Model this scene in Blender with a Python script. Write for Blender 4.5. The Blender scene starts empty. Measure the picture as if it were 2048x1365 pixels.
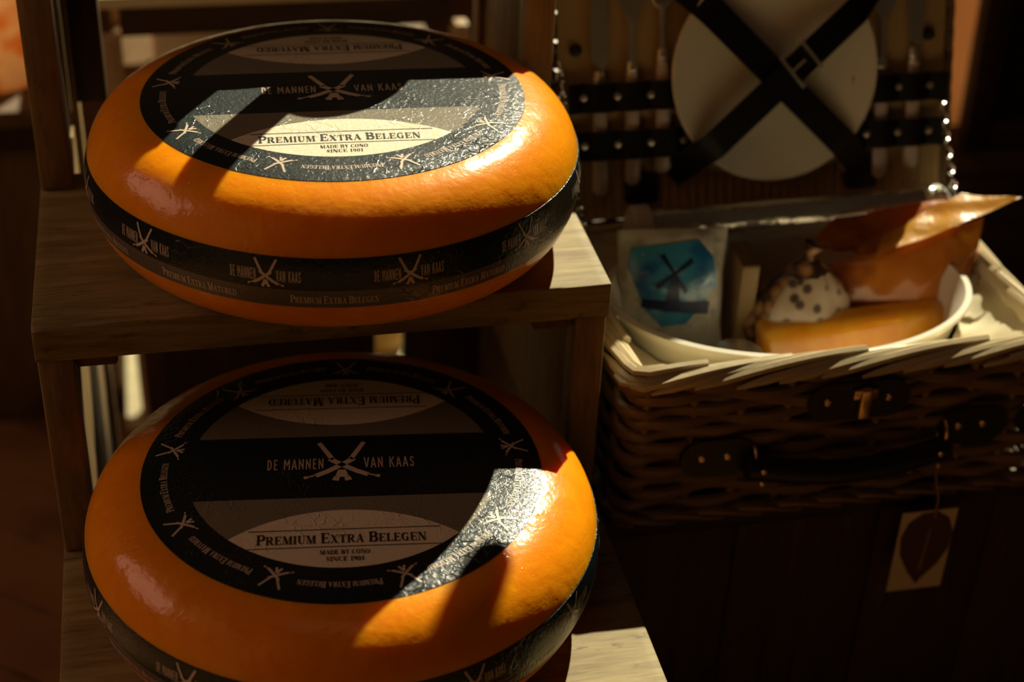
import bpy, bmesh, math, random
from mathutils import Vector, Matrix
random.seed(7)
PI = math.pi
SC = bpy.context.scene
COL = SC.collection
ZF = 0.627                      # the floor lies this far under the upper step's top (build coordinates)

# ------------------------------------------------------------------ camera
cam_d = bpy.data.cameras.new('camera')
cam = bpy.data.objects.new('camera', cam_d); COL.objects.link(cam)
cam_d.sensor_width = 36.0; cam_d.sensor_fit = 'HORIZONTAL'
cam_d.lens = 3196.84 / 2048 * 36.0
cam_d.clip_start = 0.02; cam_d.clip_end = 60
CP = Vector((-0.03531, -1.12397, 0.62107))
yaw, pitch, roll = math.radians(13.3944), math.radians(32.8231), math.radians(2.6039)
fwd = Vector((math.sin(yaw) * math.cos(pitch), math.cos(yaw) * math.cos(pitch), -math.sin(pitch)))
rt = Vector((math.cos(yaw), -math.sin(yaw), 0)); up = rt.cross(fwd)
r2 = rt * math.cos(roll) + up * math.sin(roll); u2 = -rt * math.sin(roll) + up * math.cos(roll)
M = Matrix((r2, u2, -fwd)).transposed().to_4x4(); M.translation = CP
cam.matrix_world = M
cam_d.dof.use_dof = True
cam_d.dof.focus_distance = 1.15
cam_d.dof.aperture_fstop = 3.3
SC.camera = cam

# ------------------------------------------------------------------ light and exposure
SUN = Vector((0.64, 1.06, 1.0)).normalized()
sd = bpy.data.lights.new('sun', 'SUN'); sd.energy = 7.6; sd.angle = math.radians(0.6); sd.color = (1.0, 0.91, 0.64)
sun = bpy.data.objects.new('sun', sd); COL.objects.link(sun)
sun.rotation_euler = SUN.to_track_quat('Z', 'Y').to_euler(); sun.location = (2, 3.2, 3)

def area(name, loc, target, size, energy, color, size_y=None):
    d = bpy.data.lights.new(name, 'AREA'); d.energy = energy; d.color = color
    d.shape = 'RECTANGLE'; d.size = size; d.size_y = size_y or size
    o = bpy.data.objects.new(name, d); COL.objects.link(o)
    o.location = loc
    o.rotation_euler = (Vector(loc) - Vector(target)).to_track_quat('Z', 'Y').to_euler()
    return o
area('window_light', (-2.45, 0.35, 1.25), (0, -0.1, 0), 1.5, 13.0, (1.0, 0.57, 0.39), 1.1)
area('overhead_fill', (-0.1, -0.35, 2.3), (0.0, -0.1, 0), 1.0, 0.7, (1.0, 0.5, 0.3), 0.7)  # added weak fill from above, not a lamp of the room

w = bpy.data.worlds.new('world'); SC.world = w; w.use_nodes = True
w.node_tree.nodes['Background'].inputs[0].default_value = (1.0, 0.62, 0.38, 1)
w.node_tree.nodes['Background'].inputs[1].default_value = 0.008

SC.view_settings.view_transform = 'Standard'; SC.view_settings.look = 'None'
SC.view_settings.gamma = 1; SC.view_settings.use_curve_mapping = False
SC.view_settings.exposure = 0.0

# ------------------------------------------------------------------ materials
class NT:
    def __init__(s, name):
        s.m = bpy.data.materials.new(name); s.m.use_nodes = True
        s.t = s.m.node_tree; s.b = s.t.nodes['Principled BSDF']; s.out = s.t.nodes['Material Output']
    def n(s, typ, **kw):
        nd = s.t.nodes.new(typ)
        for k, v in kw.items(): setattr(nd, k, v)
        return nd
    def l(s, a, b): s.t.links.new(a, b)
    def set(s, k, v):
        i = s.b.inputs[k]
        if isinstance(v, bpy.types.NodeSocket): s.l(v, i)
        else: i.default_value = v
    def math(s, op, a, b=None, c=None, clamp=False):
        nd = s.n('ShaderNodeMath', operation=op, use_clamp=clamp)
        for i, v in enumerate((a, b, c)):
            if v is None: continue
            if isinstance(v, bpy.types.NodeSocket): s.l(v, nd.inputs[i])
            else: nd.inputs[i].default_value = v
        return nd.outputs[0]
    def mix(s, f, a, b):
        nd = s.n('ShaderNodeMix', data_type='RGBA')
        for i, v in ((0, f), (6, a), (7, b)):
            if isinstance(v, bpy.types.NodeSocket): s.l(v, nd.inputs[i])
            else: nd.inputs[i].default_value = (*v, 1) if isinstance(v, tuple) and len(v) == 3 else v
        return nd.outputs[2]
    def noise(s, scale, detail=4, vec=None, rough=0.5, dist=0.0):
        nd = s.n('ShaderNodeTexNoise'); nd.inputs['Scale'].default_value = scale
        nd.inputs['Detail'].default_value = detail; nd.inputs['Roughness'].default_value = rough
        nd.inputs['Distortion'].default_value = dist
        if vec is not None: s.l(vec, nd.inputs['Vector'])
        return nd.outputs[0]
    def ramp(s, v, stops):
        nd = s.n('ShaderNodeValToRGB'); s.l(v, nd.inputs[0]); e = nd.color_ramp.elements
        while len(e) < len(stops): e.new(0.5)
        for el, (p, c) in zip(e, stops):
            el.position = p; el.color = (*c, 1) if not isinstance(c, float) else (c, c, c, 1)
        return nd.outputs[0]
    def coord(s, scale=(1, 1, 1)):
        tc = s.n('ShaderNodeTexCoord'); mp = s.n('ShaderNodeMapping'); mp.inputs['Scale'].default_value = scale
        s.l(tc.outputs['Object'], mp.inputs[0]); return mp.outputs[0]
    def bump(s, h, strength=0.3, dist=0.001, normal=None):
        nd = s.n('ShaderNodeBump'); nd.inputs['Strength'].default_value = strength
        nd.inputs['Distance'].default_value = dist; s.l(h, nd.inputs['Height'])
        if normal is not None: s.l(normal, nd.inputs['Normal'])
        return nd.outputs[0]

def wood(name, dark, light, axis='X', rough=0.6, fine=1.0, knots=0.0):
    m = NT(name)
    sc = {'X': (3, 30, 30), 'Y': (30, 3, 30), 'Z': (30, 30, 3)}[axis]
    v = m.coord(sc); g = m.noise(1.6 * fine, 8, v, 0.62, 1.2)
    sc2 = tuple(q * 7 for q in sc); g2 = m.noise(1.5 * fine, 5, m.coord(sc2), 0.6)
    mm = m.math('ADD', m.math('MULTIPLY', g, 0.65), m.math('MULTIPLY', g2, 0.35))
    col = m.ramp(mm, [(0.30, dark), (0.66, light)])
    spots = m.noise(26, 6, m.coord(tuple(max(1, q / 14) for q in sc)), 0.7)
    sp = m.ramp(spots, [(0.60, 0.0), (0.70, 1.0)])
    col = m.mix(m.math('MULTIPLY', sp, 0.45 + knots), col, tuple(c * 0.35 for c in dark))
    m.set('Base Color', col); m.set('Roughness', rough)
    m.set('Normal', m.bump(mm, 0.4, 0.0010)); m.set('Specular IOR Level', 0.25)
    return m.m

def plain(name, col, rough=0.5, metal=0.0, bump=None, spec=None, var=0.0, coat=0.0, sss=0.0):
    m = NT(name); m.set('Roughness', rough); m.set('Metallic', metal)
    if var:
        n = m.noise(30, 5, m.coord()); m.set('Base Color', m.mix(n, tuple(c * (1 - var) for c in col), tuple(min(1, c * (1 + var)) for c in col)))
    else: m.set('Base Color', (*col, 1))
    if bump: m.set('Normal', m.bump(m.noise(bump[0], 5, m.coord()), bump[1], bump[2]))
    if spec is not None: m.set('Specular IOR Level', spec)
    if coat: m.set('Coat Weight', coat); m.set('Coat Roughness', 0.1)
    if sss: m.set('Subsurface Weight', sss); m.set('Subsurface Radius', (1.0, 0.4, 0.1)); m.set('Subsurface Scale', 0.008)
    return m.m

def cheese_mat():
    m = NT('orange_cheese_coating')
    v = m.coord()
    n1 = m.noise(9, 5, v, 0.6); n2 = m.noise(70, 6, v, 0.6)
    f = m.math('ADD', m.math('MULTIPLY', n1, 0.6), m.math('MULTIPLY', n2, 0.4))
    m.set('Base Color', m.ramp(f, [(0.3, (0.84, 0.225, 0.002)), (0.7, (0.97, 0.345, 0.004))]))
    m.set('Subsurface Weight', 0.75); m.set('Subsurface Radius', (1.0, 0.33, 0.04)); m.set('Subsurface Scale', 0.012)
    m.set('Roughness', 0.4); m.set('Specular IOR Level', 0.06)
    m.set('Coat Weight', 0.62); m.set('Coat Roughness', 0.14)
    va = m.coord((1, 1, 1))
    b0 = m.bump(m.noise(30, 3, va, 0.5), 0.45, 0.004)
    b1 = m.bump(m.noise(210, 3, m.coord((1, 1, 2.0)), 0.5, 0.6), 0.35, 0.0007, b0)
    sp = m.n('ShaderNodeTexVoronoi'); sp.inputs['Scale'].default_value = 130; m.l(v, sp.inputs['Vector'])
    pim = m.ramp(sp.outputs['Distance'], [(0.0, 1.0), (0.13, 0.0)])
    gate = m.ramp(m.noise(40, 2, v), [(0.55, 0.0), (0.62, 1.0)])
    b2 = m.bump(m.math('MULTIPLY', pim, gate), 0.7, 0.0006, b1)
    m.l(b2, m.b.inputs['Normal']); m.l(b2, m.b.inputs['Coat Normal'])
    return m.m

def film(m, strength=1.0):
    """crinkled plastic film over printed foil"""
    v = m.coord()
    vo = m.n('ShaderNodeTexVoronoi', feature='DISTANCE_TO_EDGE'); vo.inputs['Scale'].default_value = 95
    wv = m.n('ShaderNodeVectorMath', operation='ADD'); nn = m.n('ShaderNodeTexNoise'); nn.inputs['Scale'].default_value = 60
    m.l(v, nn.inputs['Vector'])
    ms = m.n('ShaderNodeVectorMath', operation='SCALE'); ms.inputs['Scale'].default_value = 0.02
    m.l(nn.outputs['Color'], ms.inputs[0]); m.l(v, wv.inputs[0]); m.l(ms.outputs[0], wv.inputs[1]); m.l(wv.outputs[0], vo.inputs['Vector'])
    cr = m.ramp(vo.outputs['Distance'], [(0.0, 1.0), (0.07, 0.0)])
    crg = m.math('MULTIPLY', cr, m.ramp(m.noise(18, 3, v), [(0.5, 0.0), (0.66, 1.0)]))
    fine = m.noise(300, 4, v, 0.6, 0.8)
    wave = m.noise(35, 2, v)
    b = m.bump(wave, 0.3 * strength, 0.002)
    b = m.bump(fine, 0.8 * strength, 0.0006, b)
    b = m.bump(crg, 0.6 * strength, 0.0007, b)
    m.l(b, m.b.inputs['Normal']); m.l(b, m.b.inputs['Coat Normal'])
    m.set('Coat Weight', 0.5); m.set('Coat Roughness', 0.13); m.set('Specular IOR Level', 0.15)

NAVY = (0.0055, 0.0125, 0.0135); GREY = (0.20, 0.175, 0.125); CREAM = (0.80, 0.70, 0.52); TAN = (0.60, 0.47, 0.36)
def label_mat():
    m = NT('printed_label_film')
    tc = m.n('ShaderNodeTexCoord'); sx = m.n('ShaderNodeSeparateXYZ'); m.l(tc.outputs['Object'], sx.inputs[0])
    x, y = sx.outputs[0], sx.outputs[1]; ay = m.math('ABSOLUTE', y)
    r = m.math('SQRT', m.math('ADD', m.math('MULTIPLY', x, x), m.math('MULTIPLY', y, y)))
    inner = m.math('LESS_THAN', r, 0.112)
    off = m.math('GREATER_THAN', ay, 0.0365)
    yy = m.math('SUBTRACT', ay, 0.1764)
    rl = m.math('SQRT', m.math('ADD', m.math('MULTIPLY', x, x), m.math('MULTIPLY', yy, yy)))
    lens = m.math('LESS_THAN', rl, 0.1254)
    sp = m.math('MULTIPLY', m.noise(260, 3, tc.outputs['Object']), 0.25)
    grey = m.mix(sp, GREY, tuple(c * 0.7 for c in GREY))
    cream = m.mix(sp, CREAM, tuple(c * 0.78 for c in CREAM))
    c1 = m.mix(m.math('MULTIPLY', inner, off), NAVY, grey)
    c2 = m.mix(m.math('MULTIPLY', inner, lens), c1, cream)
    m.set('Base Color', c2); m.set('Roughness', 0.5); film(m)
    return m.m
def band_mat():
    m = NT('printed_side_band_film')
    tc = m.n('ShaderNodeTexCoord'); sx = m.n('ShaderNodeSeparateXYZ'); m.l(tc.outputs['Object'], sx.inputs[0])
    m.set('Base Color', m.mix(m.math('LESS_THAN', sx.outputs[2], 0.0535), NAVY, (0.115, 0.092, 0.066)))
    m.set('Roughness', 0.36); film(m, 0.8)
    return m.m

MAT = {}
MAT['cheese'] = cheese_mat(); MAT['label'] = label_mat(); MAT['band'] = band_mat()
MAT['ink_light'] = plain('pale_print', TAN, 0.4, coat=0.4)
MAT['ink_dark'] = plain('dark_print', (0.012, 0.013, 0.014), 0.4, coat=0.4)
MAT['wood_x'] = wood('stand_wood_along', (0.11, 0.060, 0.022), (0.36, 0.285, 0.115), 'X', knots=0.3)
MAT['wood_z'] = wood('stand_wood_upright', (0.12, 0.070, 0.028), (0.36, 0.235, 0.100), 'Z')
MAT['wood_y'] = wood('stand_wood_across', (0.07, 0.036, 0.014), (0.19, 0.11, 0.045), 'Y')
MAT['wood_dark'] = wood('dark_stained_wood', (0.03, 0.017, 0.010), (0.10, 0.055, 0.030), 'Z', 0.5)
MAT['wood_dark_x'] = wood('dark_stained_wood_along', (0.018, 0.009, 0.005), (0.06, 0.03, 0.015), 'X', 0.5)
MAT['wood_pale'] = wood('pale_painted_wood', (0.50, 0.42, 0.25), (0.70, 0.62, 0.40), 'X', 0.6)
MAT['wood_tan'] = wood('tan_wood', (0.30, 0.19, 0.09), (0.50, 0.34, 0.18), 'Z', 0.6)
MAT['wood_mid'] = wood('mid_brown_wood', (0.08, 0.042, 0.016), (0.20, 0.115, 0.045), 'Z', 0.55)
MAT['wicker'] = plain('brown_wicker', (0.22, 0.135, 0.068), 0.45, var=0.35, bump=(160, 0.4, 0.0008))
MAT['wicker_sunlit'] = plain('sunlit_wicker', (0.62, 0.50, 0.30), 0.35, var=0.25, bump=(160, 0.3, 0.0006), coat=0.2)  # rim wicker made lighter to stand for sun on the strands
MAT['leather'] = plain('black_leather', (0.012, 0.010, 0.009), 0.45, bump=(300, 0.3, 0.0004))
MAT['steel'] = plain('polished_steel', (0.88, 0.84, 0.76), 0.32, 0.9)
MAT['chrome'] = plain('chain_steel', (0.85, 0.83, 0.80), 0.18, 1.0)
MAT['brass'] = plain('brass', (0.75, 0.52, 0.28), 0.3, 1.0)
MAT['ceramic'] = plain('cream_ceramic', (0.80, 0.74, 0.60), 0.25, coat=0.5)
MAT['handle_white'] = plain('ivory_handle', (0.66, 0.55, 0.50), 0.3, coat=0.3)
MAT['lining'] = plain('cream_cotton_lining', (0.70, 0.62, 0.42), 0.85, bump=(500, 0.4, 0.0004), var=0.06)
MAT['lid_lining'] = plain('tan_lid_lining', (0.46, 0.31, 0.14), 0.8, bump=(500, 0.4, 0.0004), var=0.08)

# ------------------------------------------------------------------ mesh helpers
def tag(o, label=None, cat=None, group=None, kind=None):
    if label: o['label'] = label
    if cat: o['category'] = cat
    if group: o['group'] = group
    if kind: o['kind'] = kind
    return o
def thing(name, label, cat, loc=(0, 0, 0), rz=0.0, group=None):
    o = bpy.data.objects.new(name, None); COL.objects.link(o); o.empty_display_size = 0.03
    o.location = loc; o.rotation_euler = (0, 0, rz)
    return tag(o, label, cat, group)
def finish(name, bm, mats, parent=None, smooth=True, loc=(0, 0, 0), rot=(0, 0, 0)):
    me = bpy.data.meshes.new(name); bm.to_mesh(me); bm.free()
    for mm in (mats if isinstance(mats, (list, tuple)) else [mats]): me.materials.append(mm)
    if smooth:
        me.polygons.foreach_set('use_smooth', [True] * len(me.polygons))
        try: me.set_sharp_from_angle(angle=math.radians(38))
        except Exception: pass
    o = bpy.data.objects.new(name, me); COL.objects.link(o)
    if parent is not None: o.parent = parent
    o.location = loc; o.rotation_euler = rot
    return o
def merge(dst, src, mi=0):
    vm = [dst.verts.new(v.co) for v in src.verts]
    src.verts.index_update()
    for f in src.faces:
        try: nf = dst.faces.new([vm[v.index] for v in f.verts]); nf.material_index = mi if mi else f.material_index
        except ValueError: pass
    src.free()
def box(bm, x0, x1, y0, y1, z0, z1, bev=0.0015, mat=None, mi=0, seg=2):
    t = bmesh.new(); bmesh.ops.create_cube(t, size=1)
    bmesh.ops.scale(t, vec=(x1 - x0, y1 - y0, z1 - z0), verts=t.verts)
    if bev: bmesh.ops.bevel(t, geom=t.edges[:], offset=bev, segments=seg, affect='EDGES', profile=0.5)
    bmesh.ops.translate(t, vec=((x0 + x1) / 2, (y0 + y1) / 2, (z0 + z1) / 2), verts=t.verts)
    if mat is not None: bmesh.ops.transform(t, matrix=mat, verts=t.verts)
    merge(bm, t, mi); return bm
def B(x0, x1, y0, y1, z0, z1, bev=0.0015, mat=None):
    return box(bmesh.new(), x0, x1, y0, y1, z0, z1, bev, mat)
def tube(bm, pts, rad, seg=8, caps=True, mi=0, flat=1.0, closed=False):
    pts = [Vector(p) for p in pts]; n = len(pts)
    rads = rad if isinstance(rad, (list, tuple)) else [rad] * n
    rings = []; prev = None
    for i, p in enumerate(pts):
        a = pts[(i - 1) % n] if (i > 0 or closed) else p; b = pts[(i + 1) % n] if (i < n - 1 or closed) else p
        t = (b - a).normalized()
        if prev is None:
            ref = Vector((0, 0, 1)) if abs(t.z) < 0.9 else Vector((0, 1, 0))
            nn = (ref - t * ref.dot(t)).normalized()
        else:
            nn = prev - t * prev.dot(t)
            nn = nn.normalized() if nn.length > 1e-6 else prev
        prev = nn; bb = t.cross(nn)
        rings.append([bm.verts.new(p + (nn * math.cos(2 * PI * k / seg) * flat + bb * math.sin(2 * PI * k / seg)) * rads[i]) for k in range(seg)])
    for i in range(n if closed else n - 1):
        A, C = rings[i], rings[(i + 1) % n]
        for k in range(seg):
            f = bm.faces.new((A[k], A[(k + 1) % seg], C[(k + 1) % seg], C[k])); f.material_index = mi
    if caps and not closed:
        f = bm.faces.new(rings[0][::-1]); f.material_index = mi
        f = bm.faces.new(rings[-1]); f.material_index = mi
    return bm
def lathe(bm, prof, seg=48, mi=0, mat=None, sx=1.0, sy=1.0):
    t = bmesh.new(); rings = []
    for r, z in prof:
        if r < 1e-6: rings.append([t.verts.new((0, 0, z))])
        else: rings.append([t.verts.new((r * math.cos(2 * PI * k / seg) * sx, r * math.sin(2 * PI * k / seg) * sy, z)) for k in range(seg)])
    for A, C in zip(rings, rings[1:]):
        for k in range(seg):
            k2 = (k + 1) % seg
            vs = [A[0]] if len(A) == 1 else [A[k], A[k2]]
            vs += [C[0]] if len(C) == 1 else [C[k2], C[k]]
            if len(vs) > 2: t.faces.new(vs)
    if mat is not None: bmesh.ops.transform(t, matrix=mat, verts=t.verts)
    merge(bm, t, mi); return bm
def sheet(bm, fn, nu, nv, thick=0.0, mi=0):
    g = [[bm.verts.new(fn(i / nu, j / nv)) for j in range(nv + 1)] for i in range(nu + 1)]
    for i in range(nu):
        for j in range(nv):
            f = bm.faces.new((g[i][j], g[i + 1][j], g[i + 1][j + 1], g[i][j + 1])); f.material_index = mi
    return g
def prism(bm, poly, y0, y1, mat=None, mi=0):
    """poly in x,z extruded along y"""
    t = bmesh.new()
    a = [t.verts.new((x, y0, z)) for x, z in poly]; b = [t.verts.new((x, y1, z)) for x, z in poly]
    t.faces.new(a); t.faces.new(b[::-1])
    for i in range(len(poly)):
        j = (i + 1) % len(poly); t.faces.new((a[j], a[i], b[i], b[j]))
    bmesh.ops.recalc_face_normals(t, faces=t.faces)
    if mat is not None: bmesh.ops.transform(t, matrix=mat, verts=t.verts)
    merge(bm, t, mi); return bm

# ------------------------------------------------------------------ lettering built from strokes
def arc(cx, cy, rx, ry, a0, a1, n=9):
    return [(cx + rx * math.cos(math.radians(a0 + (a1 - a0) * i / n)), cy + ry * math.sin(math.radians(a0 + (a1 - a0) * i / n))) for i in range(n + 1)]
T, t_ = 0.235, 0.075
def serif_glyphs():
    G = {}
    def sv(x, y, w=0.30): return ([(x - w / 2, y), (x + w / 2, y)], t_)
    h = t_ / 2
    def stem(x): return [([(x, 0), (x, 1)], T), sv(x, h, 0.42), sv(x, 1 - h, 0.42)]
    def thin(x, a=0, b=1): return [([(x, a), (x, b)], t_)]
    def bowl(x0, y0, y1, w):  # right-hand bowl: thin, thick, thin
        cy = (y0 + y1) / 2; ry = (y1 - y0) / 2 - h
        p = [(x0, y1 - h)] + arc(x0 + w * 0.5, cy, w * 0.5, ry, 90, -90, 10) + [(x0, y0 + h)]
        return [(p, [t_] * 2 + [t_ + (T - t_) * max(0, math.cos(math.radians(90 - 18 * i))) for i in range(1, 10)] + [t_] * 2)]
    G['P'] = (0.86, stem(0.2) + bowl(0.2, 0.44, 1, 0.56))
    G['R'] = (1.02, stem(0.2) + bowl(0.2, 0.48, 1, 0.54) + [([(0.5, 0.5), (0.82, h)], T * 0.9), sv(0.88, h, 0.26)])
    G['B'] = (0.94, stem(0.2) + bowl(0.2, 0.5, 1, 0.54) + bowl(0.2, 0, 0.54, 0.60))
    G['D'] = (1.02, stem(0.2) + bowl(0.2, 0, 1, 0.70))
    G['E'] = (0.88, stem(0.2) + [([(0.2, 1 - h), (0.78, 1 - h)], t_), ([(0.2, h), (0.8, h)], t_), ([(0.2, 0.52), (0.6, 0.52)], t_), ([(0.78, 1), (0.78, 0.74)], t_), ([(0.8, 0), (0.8, 0.28)], t_), ([(0.6, 0.4), (0.6, 0.64)], t_)])
    G['L'] = (0.82, stem(0.2) + [([(0.2, h), (0.76, h)], t_), ([(0.76, 0), (0.76, 0.32)], t_)])
    G['I'] = (0.44, stem(0.22))
    G['T'] = (0.92, stem(0.46)[:2] + [([(0.06, 1 - h), (0.86, 1 - h)], t_), ([(0.06, 1), (0.06, 0.7)], t_), ([(0.86, 1), (0.86, 0.7)], t_)])
    G['M'] = (1.24, [([(0.16, 0), (0.16, 1)], t_), sv(0.16, h), sv(0.12, 1 - h, 0.2), ([(0.26, 1), (0.60, 0.0)], T), ([(0.60, 0.02), (0.94, 1)], t_), ([(1.02, 0), (1.02, 1)], T), sv(1.02, h, 0.4), sv(1.06, 1 - h, 0.3)])
    G['N'] = (1.06, thin(0.16) + [sv(0.16, h), ([(0.22, 1), (0.84, 0.0)], T), sv(0.1, 1 - h, 0.24)] + thin(0.9) + [sv(0.9, 1 - h)])
    G['U'] = (1.0, [([(0.24, 1), (0.24, 0.34)], T), (arc(0.53, 0.34, 0.29, 0.30, 180, 360, 8), [T, T * 0.9, T * 0.7, t_ * 1.5, t_, t_, t_, t_, t_]), ([(0.82, 0.34), (0.82, 1)], t_), sv(0.24, 1 - h, 0.4), sv(0.82, 1 - h)])
    G['X'] = (1.0, [([(0.22, 1), (0.78, 0)], T), ([(0.8, 1), (0.18, 0)], t_), sv(0.2, 1 - h, 0.36), sv(0.82, 1 - h), sv(0.16, h), sv(0.8, h, 0.36)])
    G['A'] = (1.0, [([(0.14, 0), (0.46, 1)], t_), ([(0.48, 1), (0.80, 0)], T), ([(0.25, 0.34), (0.66, 0.34)], t_), sv(0.14, h, 0.26), sv(0.82, h, 0.38)])
    G['Y'] = (0.96, [([(0.2, 1), (0.48, 0.48)], T), ([(0.8, 1), (0.5, 0.48)], t_), ([(0.49, 0.5), (0.49, 0)], T), sv(0.2, 1 - h, 0.34), sv(0.8, 1 - h), sv(0.49, h, 0.36)])
    def rnd(a0, a1, n, cx=0.48, rx=0.36):
        p = arc(cx, 0.5, rx, 0.47, a0, a1, n)
        return (p, [t_ + (T - t_) * abs(math.cos(math.radians(a0 + (a1 - a0) * i / n))) ** 1.5 for i in range(n + 1)])
    G['O'] = (0.98, [rnd(0, 360, 20)])
    G['0'] = (0.72, [rnd(0, 360, 20, 0.36, 0.24)])
    G['C'] = (0.94, [rnd(58, 302, 14), ([(0.76, 1), (0.76, 0.68)], t_), ([(0.76, 0), (0.76, 0.26)], t_)])
    G['G'] = (1.02, [rnd(58, 302, 14), ([(0.76, 1), (0.76, 0.68)], t_), ([(0.74, 0.0), (0.74, 0.42)], T * 0.9), ([(0.54, 0.44), (0.90, 0.44)], t_)])
    G['S'] = (0.76, [([(0.6, 0.8), (0.5, 0.93), (0.36, 0.96), (0.2, 0.88), (0.18, 0.72), (0.3, 0.58), (0.5, 0.44), (0.6, 0.3), (0.54, 0.1), (0.36, 0.03), (0.2, 0.08), (0.13, 0.24)], [t_, t_, t_, t_ * 1.5, T * 0.7, T, T, T * 0.7, t_ * 1.5, t_, t_, t_]), ([(0.13, 0), (0.13, 0.3)], t_), ([(0.62, 1), (0.62, 0.7)], t_)])
    G['1'] = (0.54, [([(0.3, 0), (0.3, 1)], T), ([(0.1, 0.82), (0.3, 0.97)], t_), sv(0.3, h, 0.4)])
    G['9'] = (0.74, [(arc(0.36, 0.68, 0.23, 0.29, 0, 360, 14), [t_ + (T * 0.8 - t_) * abs(math.cos(math.radians(360 * i / 14))) for i in range(15)]), ([(0.60, 0.68), (0.58, 0.3), (0.46, 0.06), (0.28, 0.03), (0.16, 0.14)], [T * 0.8, T * 0.8, t_ * 1.6, t_, t_])])
    return G
def sans_glyphs():
    s = 0.115; G = {}
    G['D'] = (0.50, [([(0.1, 0), (0.1, 1)], s), ([(0.1, 0.94)] + arc(0.16, 0.5, 0.24, 0.44, 90, -90, 8) + [(0.1, 0.06)], s)])
    G['E'] = (0.42, [([(0.1, 0), (0.1, 1)], s), ([(0.1, 0.945), (0.38, 0.945)], s), ([(0.1, 0.055), (0.38, 0.055)], s), ([(0.1, 0.51), (0.34, 0.51)], s)])
    G['M'] = (0.66, [([(0.1, 0), (0.1, 1)], s), ([(0.56, 0), (0.56, 1)], s), ([(0.12, 0.98), (0.33, 0.35), (0.54, 0.98)], s)])
    G['A'] = (0.52, [([(0.05, 0), (0.26, 1)], s), ([(0.26, 1), (0.47, 0)], s), ([(0.13, 0.3), (0.39, 0.3)], s)])
    G['N'] = (0.56, [([(0.1, 0), (0.1, 1)], s), ([(0.46, 0), (0.46, 1)], s), ([(0.1, 0.96), (0.46, 0.04)], s)])
    G['V'] = (0.52, [([(0.05, 1), (0.26, 0)], s), ([(0.26, 0), (0.47, 1)], s)])
    G['K'] = (0.54, [([(0.1, 0), (0.1, 1)], s), ([(0.46, 1), (0.13, 0.45)], s), ([(0.22, 0.58), (0.48, 0)], s)])
    G['S'] = (0.48, [([(0.38, 0.78), (0.34, 0.9), (0.24, 0.945), (0.13, 0.88), (0.1, 0.74), (0.16, 0.6), (0.3, 0.46), (0.38, 0.3), (0.35, 0.12), (0.24, 0.055), (0.13, 0.1), (0.09, 0.24)], s)])
    return G
SERIF, SANS = serif_glyphs(), sans_glyphs()
def ribbon(bm, pts, wid, place, mi, step):
    """flat ribbon along pts (2-D), mapped through place(x, y) -> 3-D"""
    P, W = [], []
    ws = wid if isinstance(wid, (list, tuple)) else [wid] * len(pts)
    for i in range(len(pts) - 1):
        (x0, y0), (x1, y1) = pts[i], pts[i + 1]; d = math.hypot(x1 - x0, y1 - y0); k = max(1, int(d / step))
        for j in range(k):
            f = j / k; P.append((x0 + (x1 - x0) * f, y0 + (y1 - y0) * f)); W.append(ws[i] + (ws[i + 1] - ws[i]) * f)
    P.append(pts[-1]); W.append(ws[-1]); prev = None
    for i, (x, y) in enumerate(P):
        a = P[max(0, i - 1)]; b = P[min(len(P) - 1, i + 1)]; dx, dy = b[0] - a[0], b[1] - a[1]; L = math.hypot(dx, dy) or 1
        nx, ny = -dy / L * W[i] / 2, dx / L * W[i] / 2
        cur = (bm.verts.new(place(x + nx, y + ny)), bm.verts.new(place(x - nx, y - ny)))
        if prev:
            f = bm.faces.new((prev[0], prev[1], cur[1], cur[0])); f.material_index = mi
        prev = cur
def text_width(s, G, caps, gap):
    wd = 0
    for i, ch in enumerate(s):
        if ch == ' ': wd += 0.42; continue
        k = 1.0 if (not caps or i == 0 or s[i - 1] == ' ') else 0.8
        wd += G[ch][0] * k + gap
    return wd - gap
def write(bm, s, G, cx, y0, height, width, place, mi, caps=False, gap=0.08, step=0.3):
    tw = text_width(s, G, caps, gap); sx = width / tw; x = cx - width / 2
    for i, ch in enumerate(s):
        if ch == ' ': x += 0.42 * sx; continue
        k = 1.0 if (not caps or i == 0 or s[i - 1] == ' ') else 0.8
        gw, strokes = G[ch]
        for pts, wd in strokes:
            ribbon(bm, pts, wd, lambda a, b, x=x, k=k: place(x + a * sx * k, y0 + b * height * k), mi, step)
        x += (gw * k + gap) * sx
def emblem(bm, cx, cy, s, place, mi, step=6):
    pl = lambda a, b: place(cx + a * s, cy + b * s)
    for g in (1, -1):
        ribbon(bm, [(16.5 * g, 29), (6.5 * g, 8.5)], [3.4, 4.0], pl, mi, step)
        ribbon(bm, [(8.5 * g, 9.5), (5 * g, 6), (-2 * g, 0.6), (-11 * g, -6), (-19 * g, -10.5)], [5.2, 4.6, 4.6, 4.6, 4.4], pl, mi, step)
        ribbon(bm, [(-18.5 * g, -9.6), (-25 * g, -12)], [1.5, 1.5], pl, mi, step)
        ribbon(bm, [(-24.2 * g, -12), (-27.4 * g, -12.6)], [3.0, 3.0], pl, mi, step)
    ribbon(bm, [(0, -4.0), (0, -12.5)], [5.5, 10.5], pl, mi, step)
    for g in (1, -1): ribbon(bm, [(3.6 * g, -12), (4.8 * g, -16.5)], [4.2, 5.0], pl, mi, step)

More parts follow.
